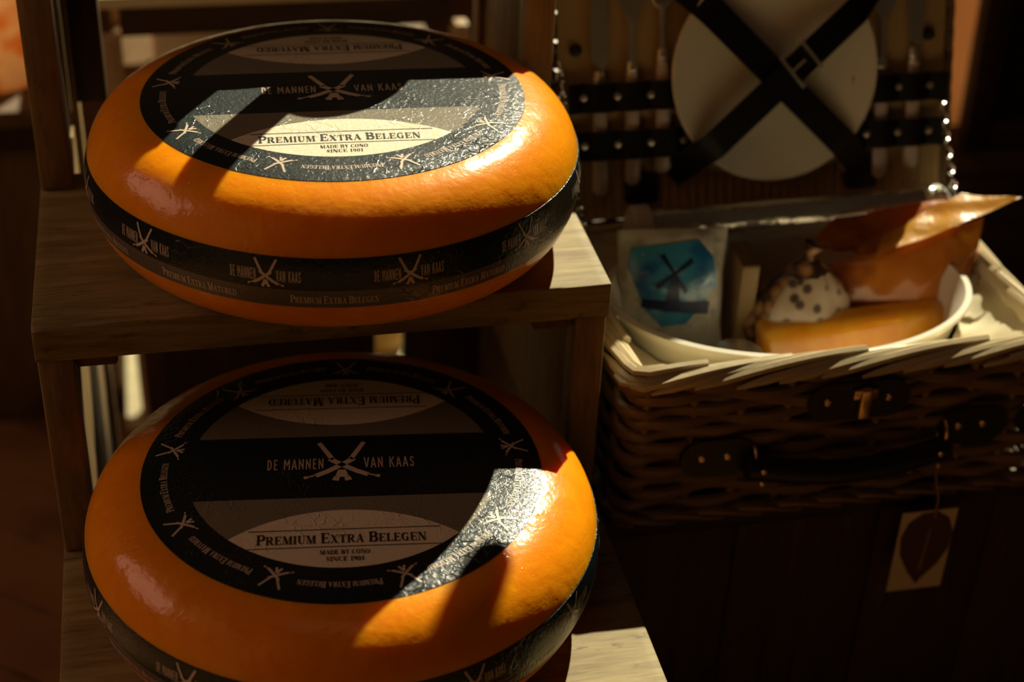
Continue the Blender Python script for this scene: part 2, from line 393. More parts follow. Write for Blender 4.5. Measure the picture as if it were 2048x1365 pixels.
# ------------------------------------------------------------------ cheese wheel
WR, WB, WN = 0.19, 0.0584, 9.0
def rz_of(z): return WR * max(0.0, 1 - ((z - WB) / WB) ** 2) ** (1 / WN)
def z_of(r): return WB * (1 + math.sqrt(max(0.0, 1 - (r / WR) ** WN)))
def label_place(x, y, off=0.0007):
    r = math.hypot(x, y); z = z_of(r)
    dz = -WB * WN / 2 * (r / WR) ** (WN - 1) / WR / math.sqrt(max(1e-4, 1 - (r / WR) ** WN))
    n = Vector((-dz * x / r, -dz * y / r, 1)).normalized() if r > 1e-6 else Vector((0, 0, 1))
    return Vector((x, y, z)) + n * off
def make_wheel(name, label, loc, rz_label, band_phase):
    root = thing(name, label, 'cheese', loc, 0, 'large printed cheese wheels')
    prof = []
    for i in range(0, 65):
        a = -PI / 2 + PI * i / 64; z = WB + WB * math.sin(a)
        r = WR * abs(math.cos(a)) ** (2 / WN)
        prof.append((0.0 if i in (0, 64) else r, z))
    extra = [(0.06, 0.0), (0.12, 0.0004)]
    prof = [prof[0]] + extra + [p for p in prof[1:-1] if p[0] > 0.13] + [(0.12, z_of(0.12)), (0.06, z_of(0.06)), (0.0, 2 * WB)]
    bm = lathe(bmesh.new(), prof, 160)
    finish('cheese_body', bm, MAT['cheese'], root)
    # top label, a thin film lying on the dome
    bm = bmesh.new(); N = 144; rings = []
    for r in [0, 0.02, 0.04, 0.06, 0.08, 0.095, 0.105, 0.112, 0.118, 0.124, 0.130, 0.136, 0.141, 0.145]:
        if r == 0: rings.append([bm.verts.new(label_place(0, 0, 0.0004))])
        else: rings.append([bm.verts.new(label_place(r * math.cos(2 * PI * k / N), r * math.sin(2 * PI * k / N), 0.0004)) for k in range(N)])
    rings.append([bm.verts.new(label_place(0.1453 * math.cos(2 * PI * k / N), 0.1453 * math.sin(2 * PI * k / N), -0.0006)) for k in range(N)])
    for A, C in zip(rings, rings[1:]):
        for k in range(N):
            k2 = (k + 1) % N
            bm.faces.new([A[0], C[k], C[k2]] if len(A) == 1 else [A[k], C[k], C[k2], A[k2]])
    P = label_place
    emblem(bm, -0.001, -0.001, 0.001, P, 1)
    write(bm, 'DE MANNEN', SANS, -0.0345, -0.0035, 0.0125, 0.041, P, 1, gap=0.13)
    write(bm, 'VAN KAAS', SANS, 0.0335, -0.0035, 0.0125, 0.037, P, 1, gap=0.13)
    for flip, words in ((1, 'PREMIUM EXTRA BELEGEN'), (-1, 'PREMIUM EXTRA MATURED')):
        Q = lambda x, y, f=flip: P(x * f, y * f)
        write(bm, words, SERIF, -0.002, -0.0868, 0.0108, 0.116, Q, 2, caps=True, gap=0.07)
        write(bm, 'MADE BY CONO', SERIF, 0.0, -0.0985, 0.0045, 0.034, Q, 2, gap=0.07, step=0.6)
        write(bm, 'SINCE 1901', SERIF, 0.0, -0.1055, 0.0045, 0.026, Q, 2, gap=0.07, step=0.6)
        for yy in (-0.0722, -0.0905):
            ribbon(bm, [(-0.066, yy), (0.066, yy)], 0.0007, Q, 2, 0.01)
    for k in range(9):
        a0 = math.radians(-151.5 + 40 * k) + math.radians(0)
        def ring_place(x, y, a0=a0):   # x clockwise along the ring, y outward
            rr = 0.1285 + y; a = a0 - x / 0.1285
            return P(rr * math.cos(a), rr * math.sin(a))
        emblem(bm, 0, -0.003, 0.00042, ring_place, 1, 10)
        write(bm, 'PREMIUM EXTRA ' + ('MATURED' if k % 2 else 'BELEGEN'), SERIF, 0.0452, -0.0025, 0.0056, 0.057, ring_place, 1, caps=True, gap=0.07, step=0.6)
    finish('top_label', bm, [MAT['label'], MAT['ink_light'], MAT['ink_dark']], root, rot=(0, 0, rz_label))
    # side band
    bm = bmesh.new(); N = 180; zs = [0.0385, 0.039, 0.043, 0.048, 0.0535, 0.059, 0.064, 0.069, 0.074, 0.0775, 0.078]
    offs = [-0.0006] + [0.0005] * 9 + [-0.0006]
    g = [[bm.verts.new(((rz_of(z) + of) * math.cos(2 * PI * k / N), (rz_of(z) + of) * math.sin(2 * PI * k / N), z)) for k in range(N)] for z, of in zip(zs, offs)]
    for A, C in zip(g, g[1:]):
        for k in range(N): bm.faces.new((A[k], A[(k + 1) % N], C[(k + 1) % N], C[k]))
    for k in range(12):
        a0 = math.radians(30 * k)
        def side(x, y, a0=a0):
            r = rz_of(y) + 0.0009; a = a0 + x / WR
            return Vector((r * math.cos(a), r * math.sin(a), y))
        emblem(bm, 0, 0.0625, 0.00046, side, 1, 10)
        write(bm, 'DE MANNEN', SANS, -0.0160, 0.0598, 0.0085, 0.0185, side, 1, gap=0.13, step=0.6)
        write(bm, 'VAN KAAS', SANS, 0.0160, 0.0598, 0.0085, 0.0170, side, 1, gap=0.13, step=0.6)
        write(bm, 'PREMIUM EXTRA ' + ('MATURED' if k % 2 else 'BELEGEN'), SERIF, math.radians(14.2) * WR, 0.0432, 0.0066, 0.061, side, 1, caps=True, gap=0.07, step=0.6)
    o = finish('side_band', bm, [MAT['band'], MAT['ink_light']], root, rot=(0, 0, band_phase))
    return root
make_wheel('round_cheese', 'orange cheese wheel with black top label, on the upper step, sun across its front half', (0.0849, 0.0, 0.0), math.radians(-2.6), math.radians(188.75 - 180))
make_wheel('round_cheese', 'orange cheese wheel with black top label, on the lower step, mostly in shade', (0.0639, -0.1946, -0.2089), math.radians(-6.3), math.radians(200 - 180))

# ------------------------------------------------------------------ the stepped wooden stand
SX0, SX1 = -0.1481, 0.2804; ZL = -0.2089
stand = thing('step_stand', 'rough wooden stepped display stand carrying the two cheese wheels', 'display stand', (0.066, 0, -ZF))
def spart(name, bm, mat, lab=None):
    bmesh.ops.translate(bm, vec=(-0.066, 0, ZF), verts=bm.verts)
    o = finish(name, bm, mat, stand)
    if lab: o['label'] = lab
    return o
def rough_board(x0, x1, y0, y1, z0, z1, chip=False):
    bm = bmesh.new(); box(bm, x0, x1, y0, y1, z0, z1, 0.0018)
    bmesh.ops.subdivide_edges(bm, edges=[e for e in bm.edges if e.calc_length() > 0.1], cuts=60, use_grid_fill=True)
    rnd = random.Random(3)
    for v in bm.verts:
        fr = abs(v.co.y - y0) < 0.003; tp = abs(v.co.z - z1) < 0.003
        if fr and tp:
            k = 0.0012 * math.sin(v.co.x * 90) * math.sin(v.co.x * 37 + 1) + rnd.uniform(-.0003, .0003)
            if chip and v.co.x < x0 + 0.05: k -= 0.0035 * max(0, 1 - (v.co.x - x0) / 0.05)
            v.co.z += min(0, k); v.co.y += 0.0006 * math.sin(v.co.x * 70)
    return bm
spart('step_board', rough_board(SX0, SX1, -0.1200, 0.122, -0.030, 0.0, True), MAT['wood_x'])
spart('step_board', rough_board(SX0, SX1, -0.3560, -0.094, ZL - 0.030, ZL), MAT['wood_x'])
spart('step_board', rough_board(SX0, SX1, 0.1050, 0.330, 0.177, 0.207), MAT['wood_x'])
LG = 0.0265
for (xa, xb) in ((SX0 + 0.001, SX0 + LG), (SX1 - LG, SX1 - 0.002)):
    spart('leg', B(xa, xb, 0.0905, 0.118, 0.0, 0.177, 0.0022), MAT['wood_z'])
    spart('leg', B(xa, xb, -0.1185, -0.0935, ZL, -0.030, 0.0022), MAT['wood_z'])
    spart('leg', B(xa, xb, -0.345, -0.318, -ZF, ZL - 0.030, 0.0022), MAT['wood_z'])
    spart('leg', B(xa, xb, 0.290, 0.318, -ZF, 0.177, 0.0022), MAT['wood_z'])
for g, x0 in ((1, SX0 + 0.006), (-1, SX1 - 0.020)):
    spart('side_panel', B(x0, x0 + 0.014, 0.1185, 0.290, -0.015, 0.177, 0.001), MAT['wood_z'])
    spart('side_panel', B(x0, x0 + 0.014, -0.0935, 0.290, ZL - 0.0295, -0.0305, 0.001), MAT['wood_z'])
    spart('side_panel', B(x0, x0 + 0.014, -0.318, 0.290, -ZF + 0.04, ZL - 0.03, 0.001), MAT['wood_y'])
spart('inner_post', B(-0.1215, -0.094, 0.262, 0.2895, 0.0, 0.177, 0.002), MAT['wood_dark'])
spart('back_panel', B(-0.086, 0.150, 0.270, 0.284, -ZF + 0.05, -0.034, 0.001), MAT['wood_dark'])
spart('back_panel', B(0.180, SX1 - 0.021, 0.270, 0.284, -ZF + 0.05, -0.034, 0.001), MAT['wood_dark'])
for x0, x1 in ((SX0 + LG + 0.0005, SX0 + LG + 0.031), (SX1 - LG - 0.032, SX1 - LG - 0.0005)):
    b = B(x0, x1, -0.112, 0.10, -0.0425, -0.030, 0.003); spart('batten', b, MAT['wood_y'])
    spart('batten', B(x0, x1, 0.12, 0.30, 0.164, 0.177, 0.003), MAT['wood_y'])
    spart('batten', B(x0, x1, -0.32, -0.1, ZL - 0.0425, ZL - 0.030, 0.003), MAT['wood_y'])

# objects added on the top step, out of view, to cast shade on the upper wheel
bm = bmesh.new()
prof = [(0, 0), (0.016, 0), (0.0172, 0.003), (0.0172, 0.020), (0.0165, 0.030), (0.0172, 0.040), (0.0172, 0.150), (0.020, 0.158), (0.024, 0.170), (0.020, 0.185), (0.010, 0.192), (0.006, 0.198), (0.011, 0.204), (0.009, 0.214), (0, 0.217)]
pm = thing('shade_caster_mill', 'added unseen pepper mill on the top step, shaped to cast a strip of shade on the upper wheel', 'pepper mill', (0.1255, 0.1265, 0.207))  # added mill shape; its shaft throws the strip of shade
finish('mill_body', lathe(bm, prof[:11] + [(0, 0.192)], 32), MAT['wood_tan'], pm)
finish('knob', lathe(bmesh.new(), [(0, 0.191)] + prof[11:], 24), MAT['brass'], pm)
cb = thing('shade_caster_ball', 'added unseen ball beside the mill on the top step, casting a round shade edge on the upper wheel', 'cheese', (0.1840, 0.1730, 0.207))  # added ball; rounds off the shade right of that strip
finish('rind', lathe(bmesh.new(), [(0, 0)] + [(0.050 * math.cos(a), 0.050 + 0.050 * math.sin(a)) for a in [math.radians(-80 + 10 * i) for i in range(17)]] + [(0, 0.10)], 32), MAT['cheese'], cb)

wb = thing('shade_caster_box', 'added unseen box on the top step left of the mill, shading the left of the upper label', 'box', (0.0, 0.21, 0.207))  # added box; keeps sun off the label's left side
finish('box_body', B(-0.09, 0.080, -0.065, 0.065, 0, 0.088, 0.002), MAT['wood_tan'], wb); finish('box_lid', B(-0.092, 0.082, -0.067, 0.067, 0.0885, 0.110, 0.002), MAT['wood_mid'], wb)

# ------------------------------------------------------------------ picnic basket
BX0, BX1, BY0, BY1, BZ0, BZ1 = 0.295, 0.676, -0.139, 0.112, -0.226, -0.080
basket = thing('picnic_basket', 'open brown wicker picnic hamper right of the stand, lid up with plate and cutlery', 'picnic basket', (0.485, -0.013, BZ0))
def bpart(name, bm, mat, lab=None, parent=None, smooth=True):
    bmesh.ops.translate(bm, vec=(-0.485, 0.013, -BZ0), verts=bm.verts)
    o = finish(name, bm, mat, parent or basket, smooth)
    if lab: o['label'] = lab
    return o
cr = 0.018
def perim(t, inset=0.0):
    """rounded-rectangle perimeter point, t in metres from the front-left corner, counter-clockwise seen from above"""
    x0, x1, y0, y1 = BX0 + inset, BX1 - inset, BY0 + inset, BY1 - inset; c = max(0.004, cr - inset)
    segs = [(x1 - x0 - 2 * c), PI / 2 * c, (y1 - y0 - 2 * c), PI / 2 * c, (x1 - x0 - 2 * c), PI / 2 * c, (y1 - y0 - 2 * c), PI / 2 * c]
    t %= sum(segs); cs = [(x1 - c, y0 + c), (x1 - c, y1 - c), (x0 + c, y1 - c), (x0 + c, y0 + c)]
    st = [(x0 + c, y0), (x1, y0 + c), (x1 - c, y1), (x0, y1 - c)]; dr = [(1, 0), (0, 1), (-1, 0), (0, -1)]
    for i, L in enumerate(segs):
        if t <= L or i == 7:
            k = i // 2
            if i % 2 == 0: return Vector((st[k][0] + dr[k][0] * t, st[k][1] + dr[k][1] * t, 0)), Vector((dr[k][1], -dr[k][0], 0))
            a = t / c - PI / 2 + k * PI / 2; n = Vector((math.cos(a), math.sin(a), 0))
            return Vector((cs[k][0], cs[k][1], 0)) + n * c, n
        t -= L
def plen(inset=0.0):
    c = max(0.004, cr - inset); return 2 * (BX1 - BX0 - 2 * inset - 2 * c) + 2 * (BY1 - BY0 - 2 * inset - 2 * c) + 2 * PI * c
bm = bmesh.new(); L0 = plen(0.004); NS = 30
rows = 12
for k in range(rows):            # woven walls
    z = BZ0 + 0.008 + (BZ1 - BZ0 - 0.019) * k / (rows - 1); pts = []
    for i in range(NS * 6):
        t = L0 * i / (NS * 6); p, n = perim(t, 0.004)
        ph = PI * (i / 6.0 + k)
        pts.append(p + n * (0.0036 * math.sin(ph)) + Vector((0, 0, z + 0.0016 * math.sin(ph * 0.5 + k))))
    tube(bm, pts, 0.0047, 8, closed=True, flat=1.2)
for i in range(NS):              # stakes
    p, n = perim(L0 * (i + 0.0) / NS, 0.005)
    tube(bm, [p + Vector((0, 0, BZ0 + 0.002)), p + Vector((0, 0, BZ1 - 0.010))], 0.0042, 6)
bpart('woven_wall', bm, MAT['wicker'])
bm = bmesh.new()                 # braided border
NB = 34
for i in range(NB):
    t0 = L0 * i / NB; pts, rr = [], []
    for j in range(13):
        f = j / 12; p, n = perim(t0 + f * 0.150, 0.005)
        out = 0.0085 - 0.0165 * f; zz = BZ1 - 0.011 + 0.013 * math.sin(f * PI * 0.60) + 0.002 * math.sin(i * 2.1)
        pts.append(p + n * out + Vector((0, 0, zz))); rr.append(0.0042 * (0.35 + 0.65 * min(1, f * 7)) * (1 - 0.12 * f))
    tube(bm, pts, rr, 6)
bpart('braided_rim', bm, MAT['wicker_sunlit'], 'braided wicker rim, sunlit brightness put into its colour')
bm = bmesh.new()
for i in range(34):              # rolled foot border
    t0 = L0 * i / 34; pts = []
    for j in range(9):
        f = j / 8; p, n = perim(t0 + f * 0.075, 0.003); pts.append(p + n * (0.009 * math.sin(f * PI)) + Vector((0, 0, BZ0 + 0.004 + 0.007 * math.sin(f * PI * 1.3))))
    tube(bm, pts, 0.0034, 6)
bpart('foot_border', bm, MAT['wicker'])
bpart('base', B(BX0 + 0.008, BX1 - 0.008, BY0 + 0.008, BY1 - 0.008, BZ0 + 0.001, BZ0 + 0.007), MAT['wicker'])
# lining: fabric walls draped over the inside, a bit wavy at the top
bm = bmesh.new(); n = 240; L1 = plen(0.012); rings = []
for zi, (ins, z) in enumerate([(0.0105, BZ1 - 0.003), (0.0120, BZ1 - 0.0005), (0.0155, BZ1 - 0.006), (0.017, BZ1 - 0.03), (0.016, BZ1 - 0.08), (0.018, BZ0 + 0.018)]):
    row = []
    for k in range(n):
        p, nn = perim(plen(ins) * k / n, ins)
        wob = 0.0015 * math.sin(k * 0.55) * math.sin(k * 0.17 + zi)
        row.append(bm.verts.new(p - nn * (wob + 0.001) + Vector((0, 0, z + wob * 0.8))))
    rings.append(row)
for A, C in zip(rings, rings[1:]):
    for k in range(n): bm.faces.new((A[k], C[k], C[(k + 1) % n], A[(k + 1) % n]))
bm.faces.new(rings[-1])
n = 200; rings = []                # fabric pushed up between bowl and border
for j in range(9):
    f = j / 8; row = []
    for k in range(n):
        p, nn = perim(plen(0.016) * k / n, 0.016); d = Vector((p.x - 0.472, p.y + 0.0185, 0)); a = math.atan2(d.y / 0.106, d.x / 0.156)
        q = Vector((0.472 + 0.156 * math.cos(a), -0.0185 + 0.106 * math.sin(a), 0))
        if d.length < (q - Vector((0.472, -0.0185, 0))).length: q = p.copy()
        wob = 0.0022 * math.sin(k * 0.9 + 4 * f) * math.sin(k * 0.31 + 7 * f)
        gap = (p - q).length
        row.append(bm.verts.new(p.lerp(q, f) + Vector((0, 0, BZ1 - 0.009 - 0.25 * gap * math.sin(PI * f * 0.7) - 0.010 * f + min(1, gap * 40) * wob))))
    rings.append(row)
for A, C in zip(rings, rings[1:]):
    for k in range(n): bm.faces.new((A[k], C[k], C[(k + 1) % n], A[(k + 1) % n]))
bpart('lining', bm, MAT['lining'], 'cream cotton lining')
# leather on the front
def stadium(cx, cz, w, h, y, th, skew=0.0):
    pts = [(cx + (w / 2 - h / 2) + h / 2 * math.cos(a), cz + h / 2 * math.sin(a)) for a in [math.radians(-90 + 15 * i) for i in range(13)]]
    pts += [(cx - (w / 2 - h / 2) + h / 2 * math.cos(a), cz + h / 2 * math.sin(a)) for a in [math.radians(90 + 15 * i) for i in range(13)]]
    return prism(bmesh.new(), pts, y - th, y)
def stud(bm, x, y, z, r=0.0035):
    return lathe(bm, [(r, 0), (r * 0.8, r * 0.45), (0, r * 0.7)], 14, mat=Matrix.Translation((x, y, z)) @ Matrix.Rotation(PI / 2, 4, 'X'))
YF = BY0 - 0.004
for cx, cz, w in ((0.374, -0.158, 0.064), (0.598, -0.150, 0.062)):
    pd = bpart('handle_pad', stadium(cx, cz, w, 0.036, YF, 0.004), MAT['leather'])
    for dx in (-0.014, 0.008): bpart('stud', stud(bmesh.new(), cx + dx, YF - 0.004, cz + 0.001), MAT['brass'], parent=pd)
    bm = bmesh.new(); c = (cx + (0.03 if cx < 0.45 else -0.028), YF - 0.004, cz - 0.003)
    tube(bm, [(c[0], c[1] - 0.008 * math.sin(a), c[2] + 0.012 * math.cos(a)) for a in [2 * PI * i / 16 for i in range(16)]], 0.0017, 6, closed=True)
    bpart('ring', bm, MAT['brass'])
bm = bmesh.new(); hp = []
for i in range(15):
    f = i / 14; hp.append((0.398 + (0.573 - 0.398) * f, YF - 0.010 - 0.008 * math.sin(PI * f), -0.165 - 0.008 * math.sin(PI * f)))
tube(bm, hp, [0.011] + [0.0105] * 13 + [0.011], 12, flat=1.0)
hd = bpart('handle', bm, MAT['leather'], 'black leather carrying handle')
for x in (0.408, 0.563):
    for dz in (0.002, -0.010): bpart('stud', stud(bmesh.new(), x, YF - 0.0215, -0.165 + dz, 0.0026), MAT['brass'], parent=hd)
lp = bpart('latch_pad', stadium(0.490, -0.113, 0.088, 0.036, YF, 0.004), MAT['leather'])
for x in (0.462, 0.515): bpart('stud', stud(bmesh.new(), x, YF - 0.004, -0.112), MAT['brass'], parent=lp)
cl = B(0.487, 0.4975, YF - 0.012, YF - 0.004, -0.127, -0.098, 0.002); box(cl, 0.482, 0.503, YF - 0.0085, YF - 0.004, -0.109, -0.100, 0.001)
bpart('clasp', cl, MAT['brass'], parent=lp)
bpart('latch_pad', stadium(0.655, -0.150, 0.034, 0.030, YF, 0.003), MAT['leather'])
# lid, leaning back from the hinge
TH = math.radians(18); LH = 0.284
LM = Matrix.Translation((0.485, 0.110, BZ1 + 0.002)) @ Matrix.Rotation(-TH, 4, 'X')     # local: x across, y away from the viewer, z up the lid
def lid(name, bm, mat, lab=None, parent=None):
    bmesh.ops.transform(bm, matrix=LM, verts=bm.verts); return bpart(name, bm, mat, lab, parent)
bm = bmesh.new(); HW = 0.190
for k in range(22):
    z = 0.008 + (LH - 0.016) * k / 21; pts = [(-HW + 2 * HW * i / 132, 0.012 + 0.0022 * math.sin(PI * (i / 6 + k)), z) for i in range(133)]
    tube(bm, pts, 0.0050, 6, flat=1.15)
for i in range(23): tube(bm, [(-HW + 2 * HW * i / 22, 0.012, 0), (-HW + 2 * HW * i / 22, 0.012, LH)], 0.0026, 6)
lid('lid_weave', bm, MAT['wicker'])
bm = bmesh.new(); rect = []
for side_pts in [((-HW, 0), (HW, 0)), ((HW, 0), (HW, LH)), ((HW, LH), (-HW, LH)), ((-HW, LH), (-HW, 0))]:
    (xa, za), (xb, zb) = side_pts; m_ = 14
    for i in range(m_):
        f0 = i / m_; pts = []
        for j in range(7):
            f = min(1.02, f0 + j / 6 * 2.2 / m_)
            pts.append((xa + (xb - xa) * f + (0 if xa != xb else (1 if xa > 0 else -1) * 0.004 * math.sin(j / 6 * PI)), 0.004 + 0.010 * (j / 6), za + (zb - za) * f + (0 if za != zb else (1 if za > 0 else -1) * 0.004 * math.sin(j / 6 * PI))))
        tube(bm, pts, 0.0036, 6)
lid('lid_rim', bm, MAT['wicker'])
bm = bmesh.new()
sheet(bm, lambda u, v: Vector((-HW + 0.005 + (2 * HW - 0.010) * u, 0.002 - (0.0012 * math.sin(u * 260) if v < 0.18 else 0.0003 * math.sin(u * 60)) - 0.003 * (v < 0.02), 0.005 + (LH - 0.01) * v)), 300, 24)
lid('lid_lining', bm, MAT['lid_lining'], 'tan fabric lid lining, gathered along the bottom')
# leather straps with studs holding the cutlery
for x0, x1, z in ((-0.180, -0.070, 0.1165), (-0.178, -0.062, 0.0735), (0.088, 0.183, 0.1115), (0.074, 0.181, 0.0695)):
    bm = bmesh.new()
    s0 = -0.165 if x0 < 0 else 0.074
    def bandf(u, v, x0=x0, x1=x1, z=z, s0=s0):
        x = x0 + (x1 - x0) * u; ph = ((x - s0) / 0.031)
        return Vector((x, -0.0080 - 0.0060 * abs(math.sin(PI * ph)), z - 0.0130 + 0.026 * v))
    g = sheet(bm, bandf, 60, 4); r = bmesh.ops.solidify(bm, geom=bm.faces[:], thickness=0.0022)
    st = lid('cutlery_strap', bm, MAT['leather'])
    for k in range(5):
        if not x0 + 0.004 < s0 + 0.031 * k < x1 - 0.004: continue
        lid('stud', stud(bmesh.new(), s0 + 0.031 * k, -0.0100, z + 0.001, 0.0036), MAT['steel'], parent=st)
# strap loops in the lining corners
for x, z in ((-0.169, 0.158), (0.168, 0.158)):
    bm = bmesh.new(); lathe(bm, [(0.006, 0), (0.005, 0.004), (0.002, 0.005), (0, 0.003)], 16, mat=Matrix.Translation((x, 0.001, z)) @ Matrix.Rotation(PI / 2, 4, 'X'))
    lid('chain_anchor', bm, MAT['leather'])
for x in (-0.11, 0.104):
    lid('hinge_tab', B(x - 0.016, x + 0.016, -0.006, 0.001, 0.018, 0.046, 0.004), MAT['leather'])
# crossed plate straps
def lid_strap(p0, p1, wdt, y):
    bm = bmesh.new(); d = Vector((p1[0] - p0[0], 0, p1[1] - p0[1])); L = d.length; ux = d / L; uz = Vector((-ux.z, 0, ux.x))
    def f(u, v):
        bulge = y * min(1.0, min(u, 1 - u) * 6)
        return Vector((p0[0], 0, p0[1])) + ux * (L * u) + uz * (wdt * (v - 0.5)) + Vector((0, -0.002 + bulge, 0))
    sheet(bm, f, 30, 3); bmesh.ops.solidify(bm, geom=bm.faces[:], thickness=0.0025); return bm
lid('plate_strap', lid_strap((-0.082, 0.219), (0.106, 0.035), 0.0265, -0.024), MAT['leather'])
s2 = lid('plate_strap', lid_strap((0.116, 0.213), (-0.084, 0.042), 0.0265, -0.029), MAT['leather'])
bm = bmesh.new(); c = Vector((0.030, -0.0350, 0.141)); q = math.radians(40)
def bk(a, b): return c + Vector((a * math.cos(q) - b * math.sin(q), 0, a * math.sin(q) + b * math.cos(q)))
tube(bm, [bk(-0.012, -0.017), bk(0.012, -0.017), bk(0.012, 0.017), bk(-0.012, 0.017)], 0.0021, 6, closed=True)
tube(bm, [bk(-0.012, 0.0), bk(0.004, 0.0)], 0.0014, 6)
lid('buckle', bm, MAT['steel'], 'steel buckle', s2)
# chains between lid and base
def chain(p0, p1, sag, n):
    bm = bmesh.new(); p0, p1 = Vector(p0), Vector(p1)
    for i in range(n):
        f = (i + 0.5) / n; p = p0.lerp(p1, f) + Vector((0, 0, -sag * 4 * f * (1 - f)))
        f2 = f + 0.01; d = (p0.lerp(p1, f2) + Vector((0, 0, -sag * 4 * f2 * (1 - f2))) - p).normalized()
        s = d.cross(Vector((0, 0, 1))); s = s.normalized() if s.length > 1e-3 else Vector((1, 0, 0)); b = d.cross(s)
        a = s if i % 2 else b
        tube(bm, [p + d * (0.0050 * math.cos(t)) + a * (0.0030 * math.sin(t)) for t in [2 * PI * j / 12 for j in range(12)]], 0.0010, 5, closed=True)
    return bm
LA = LM @ Vector((0.180, -0.006, 0.112)); LB = LM @ Vector((-0.186, -0.006, 0.150))
bpart('chain', chain(LA, (0.655, -0.052, BZ1 - 0.022), 0.030, 34), MAT['chrome'], 'steel chain of small links')
bpart('chain', chain(LB, (0.312, -0.035, BZ1 - 0.020), 0.030, 34), MAT['chrome'], 'steel chain of small links')

# plate (held by the lid's straps)
plate = thing('dinner_plate', 'cream round plate strapped in the basket lid under a crossed black strap', 'plate', LM @ Vector((0.012, -0.004, 0.132)))
bm = lathe(bmesh.new(), [(0, 0), (0.055, 0), (0.062, 0.002), (0.090, 0.010), (0.0975, 0.0125), (0.0980, 0.0145), (0.0965, 0.0155), (0.090, 0.0135), (0.064, 0.006), (0.056, 0.0045), (0.030, 0.004), (0, 0.004)], 72)
bmesh.ops.transform(bm, matrix=Matrix.Rotation(-TH, 4, 'X') @ Matrix.Rotation(PI / 2, 4, 'X'), verts=bm.verts)
finish('plate_body', bm, MAT['ceramic'], plate)

# cutlery
def cutlery(kind, x, zb, label, length=0.2):
    root = thing(kind, label, kind, LM @ Vector((x, -0.0055, zb)), 0, 'cutlery strapped in the basket lid')
    R = Matrix.Rotation(-TH, 4, 'X')
    def add(name, bm, mat):
        bmesh.ops.transform(bm, matrix=R, verts=bm.verts); return finish(name, bm, mat, root)
    hl = 0.098
    bm = bmesh.new(); tube(bm, [(0, 0, 0), (0, 0, 0.004), (0, 0, 0.03), (0, 0, hl)], [0.004, 0.0075, 0.0072, 0.0058], 12, flat=0.5)
    add('handle', bm, MAT['handle_white'])
    bm = bmesh.new()
    lathe(bm, [(0.0052, hl), (0.0062, hl + 0.002), (0.005, hl + 0.004), (0.0062, hl + 0.006), (0.0048, hl + 0.009), (0.0055, hl + 0.012), (0.003, hl + 0.014)], 14, sy=0.6)
    add('ferrule', bm, MAT['steel'])
    bm = bmesh.new(); z0 = hl + 0.012
    if kind == 'knife':
        prism(bm, [(-0.006, z0 + 0.01), (0.0035, z0), (0.0075, z0 + 0.012), (0.0085, z0 + 0.06), (0.004, z0 + 0.088), (-0.007, z0 + 0.085), (-0.008, z0 + 0.03)], -0.0007, 0.0007)
    else:
        tube(bm, [(0, 0, z0 - 0.004), (0, 0, z0 + 0.02), (0, -0.001, z0 + 0.040)], [0.0034, 0.0022, 0.0035], 8, flat=0.5)
        if kind == 'fork':
            prism(bm, [(-0.003, z0 + 0.036), (0.003, z0 + 0.036), (0.0105, z0 + 0.050), (0.0110, z0 + 0.062), (-0.0110, z0 + 0.062), (-0.0105, z0 + 0.050)], -0.001, 0.001)
            for i in range(4):
                xx = -0.0092 + 0.00613 * i; prism(bm, [(xx - 0.0016, z0 + 0.06), (xx + 0.0016, z0 + 0.06), (xx + 0.0010, z0 + 0.093), (xx - 0.0010, z0 + 0.093)], -0.0009, 0.0009)
        else:
            t = bmesh.new(); bmesh.ops.create_uvsphere(t, u_segments=20, v_segments=12, radius=1)
            for v in t.verts:
                d = v.co.copy(); v.co = Vector((d.x * 0.0125, d.y * 0.0022 + 0.0035 * (1 - d.x * d.x) * (1 - d.z * d.z), z0 + 0.058 + d.z * 0.023))
            merge(bm, t)
    add({'knife': 'blade', 'fork': 'tines', 'spoon': 'spoon_bowl'}[kind], bm, MAT['steel'])
    return root
cutlery('knife', -0.149, 0.028, 'knife with ivory handle, outermost left in the basket lid')
cutlery('fork', -0.119, 0.036, 'fork with ivory handle left of the plate, between knife and spoon')
cutlery('spoon', -0.0905, 0.046, 'spoon with ivory handle touching the left edge of the plate')
cutlery('spoon', 0.0895, 0.036, 'spoon with ivory handle, its top behind the right edge of the plate')
cutlery('fork', 0.1205, 0.028, 'fork with ivory handle right of the plate, beside the right knife')
cutlery('knife', 0.1520, 0.036, 'knife with ivory handle, outermost right in the basket lid')

# oval bowl
bowl = thing('oval_bowl', 'white oval bowl filling the open basket and holding the groceries', 'bowl', (0.472, -0.0185, BZ0 + 0.018))
def bz(z): return z - BZ0 - 0.018
oprof = [(0, bz(-0.205)), (0.60, bz(-0.205)), (0.78, bz(-0.185)), (0.90, bz(-0.13)), (0.955, bz(-0.092)), (1.0, bz(-0.083)), (1.0, bz(-0.079)), (0.965, bz(-0.078)), (0.92, bz(-0.090)), (0.86, bz(-0.13)), (0.74, bz(-0.178)), (0.55, bz(-0.198)), (0, bz(-0.199))]
finish('bowl_body', lathe(bmesh.new(), oprof, 96, sx=0.163, sy=0.111), MAT['ceramic'], bowl)

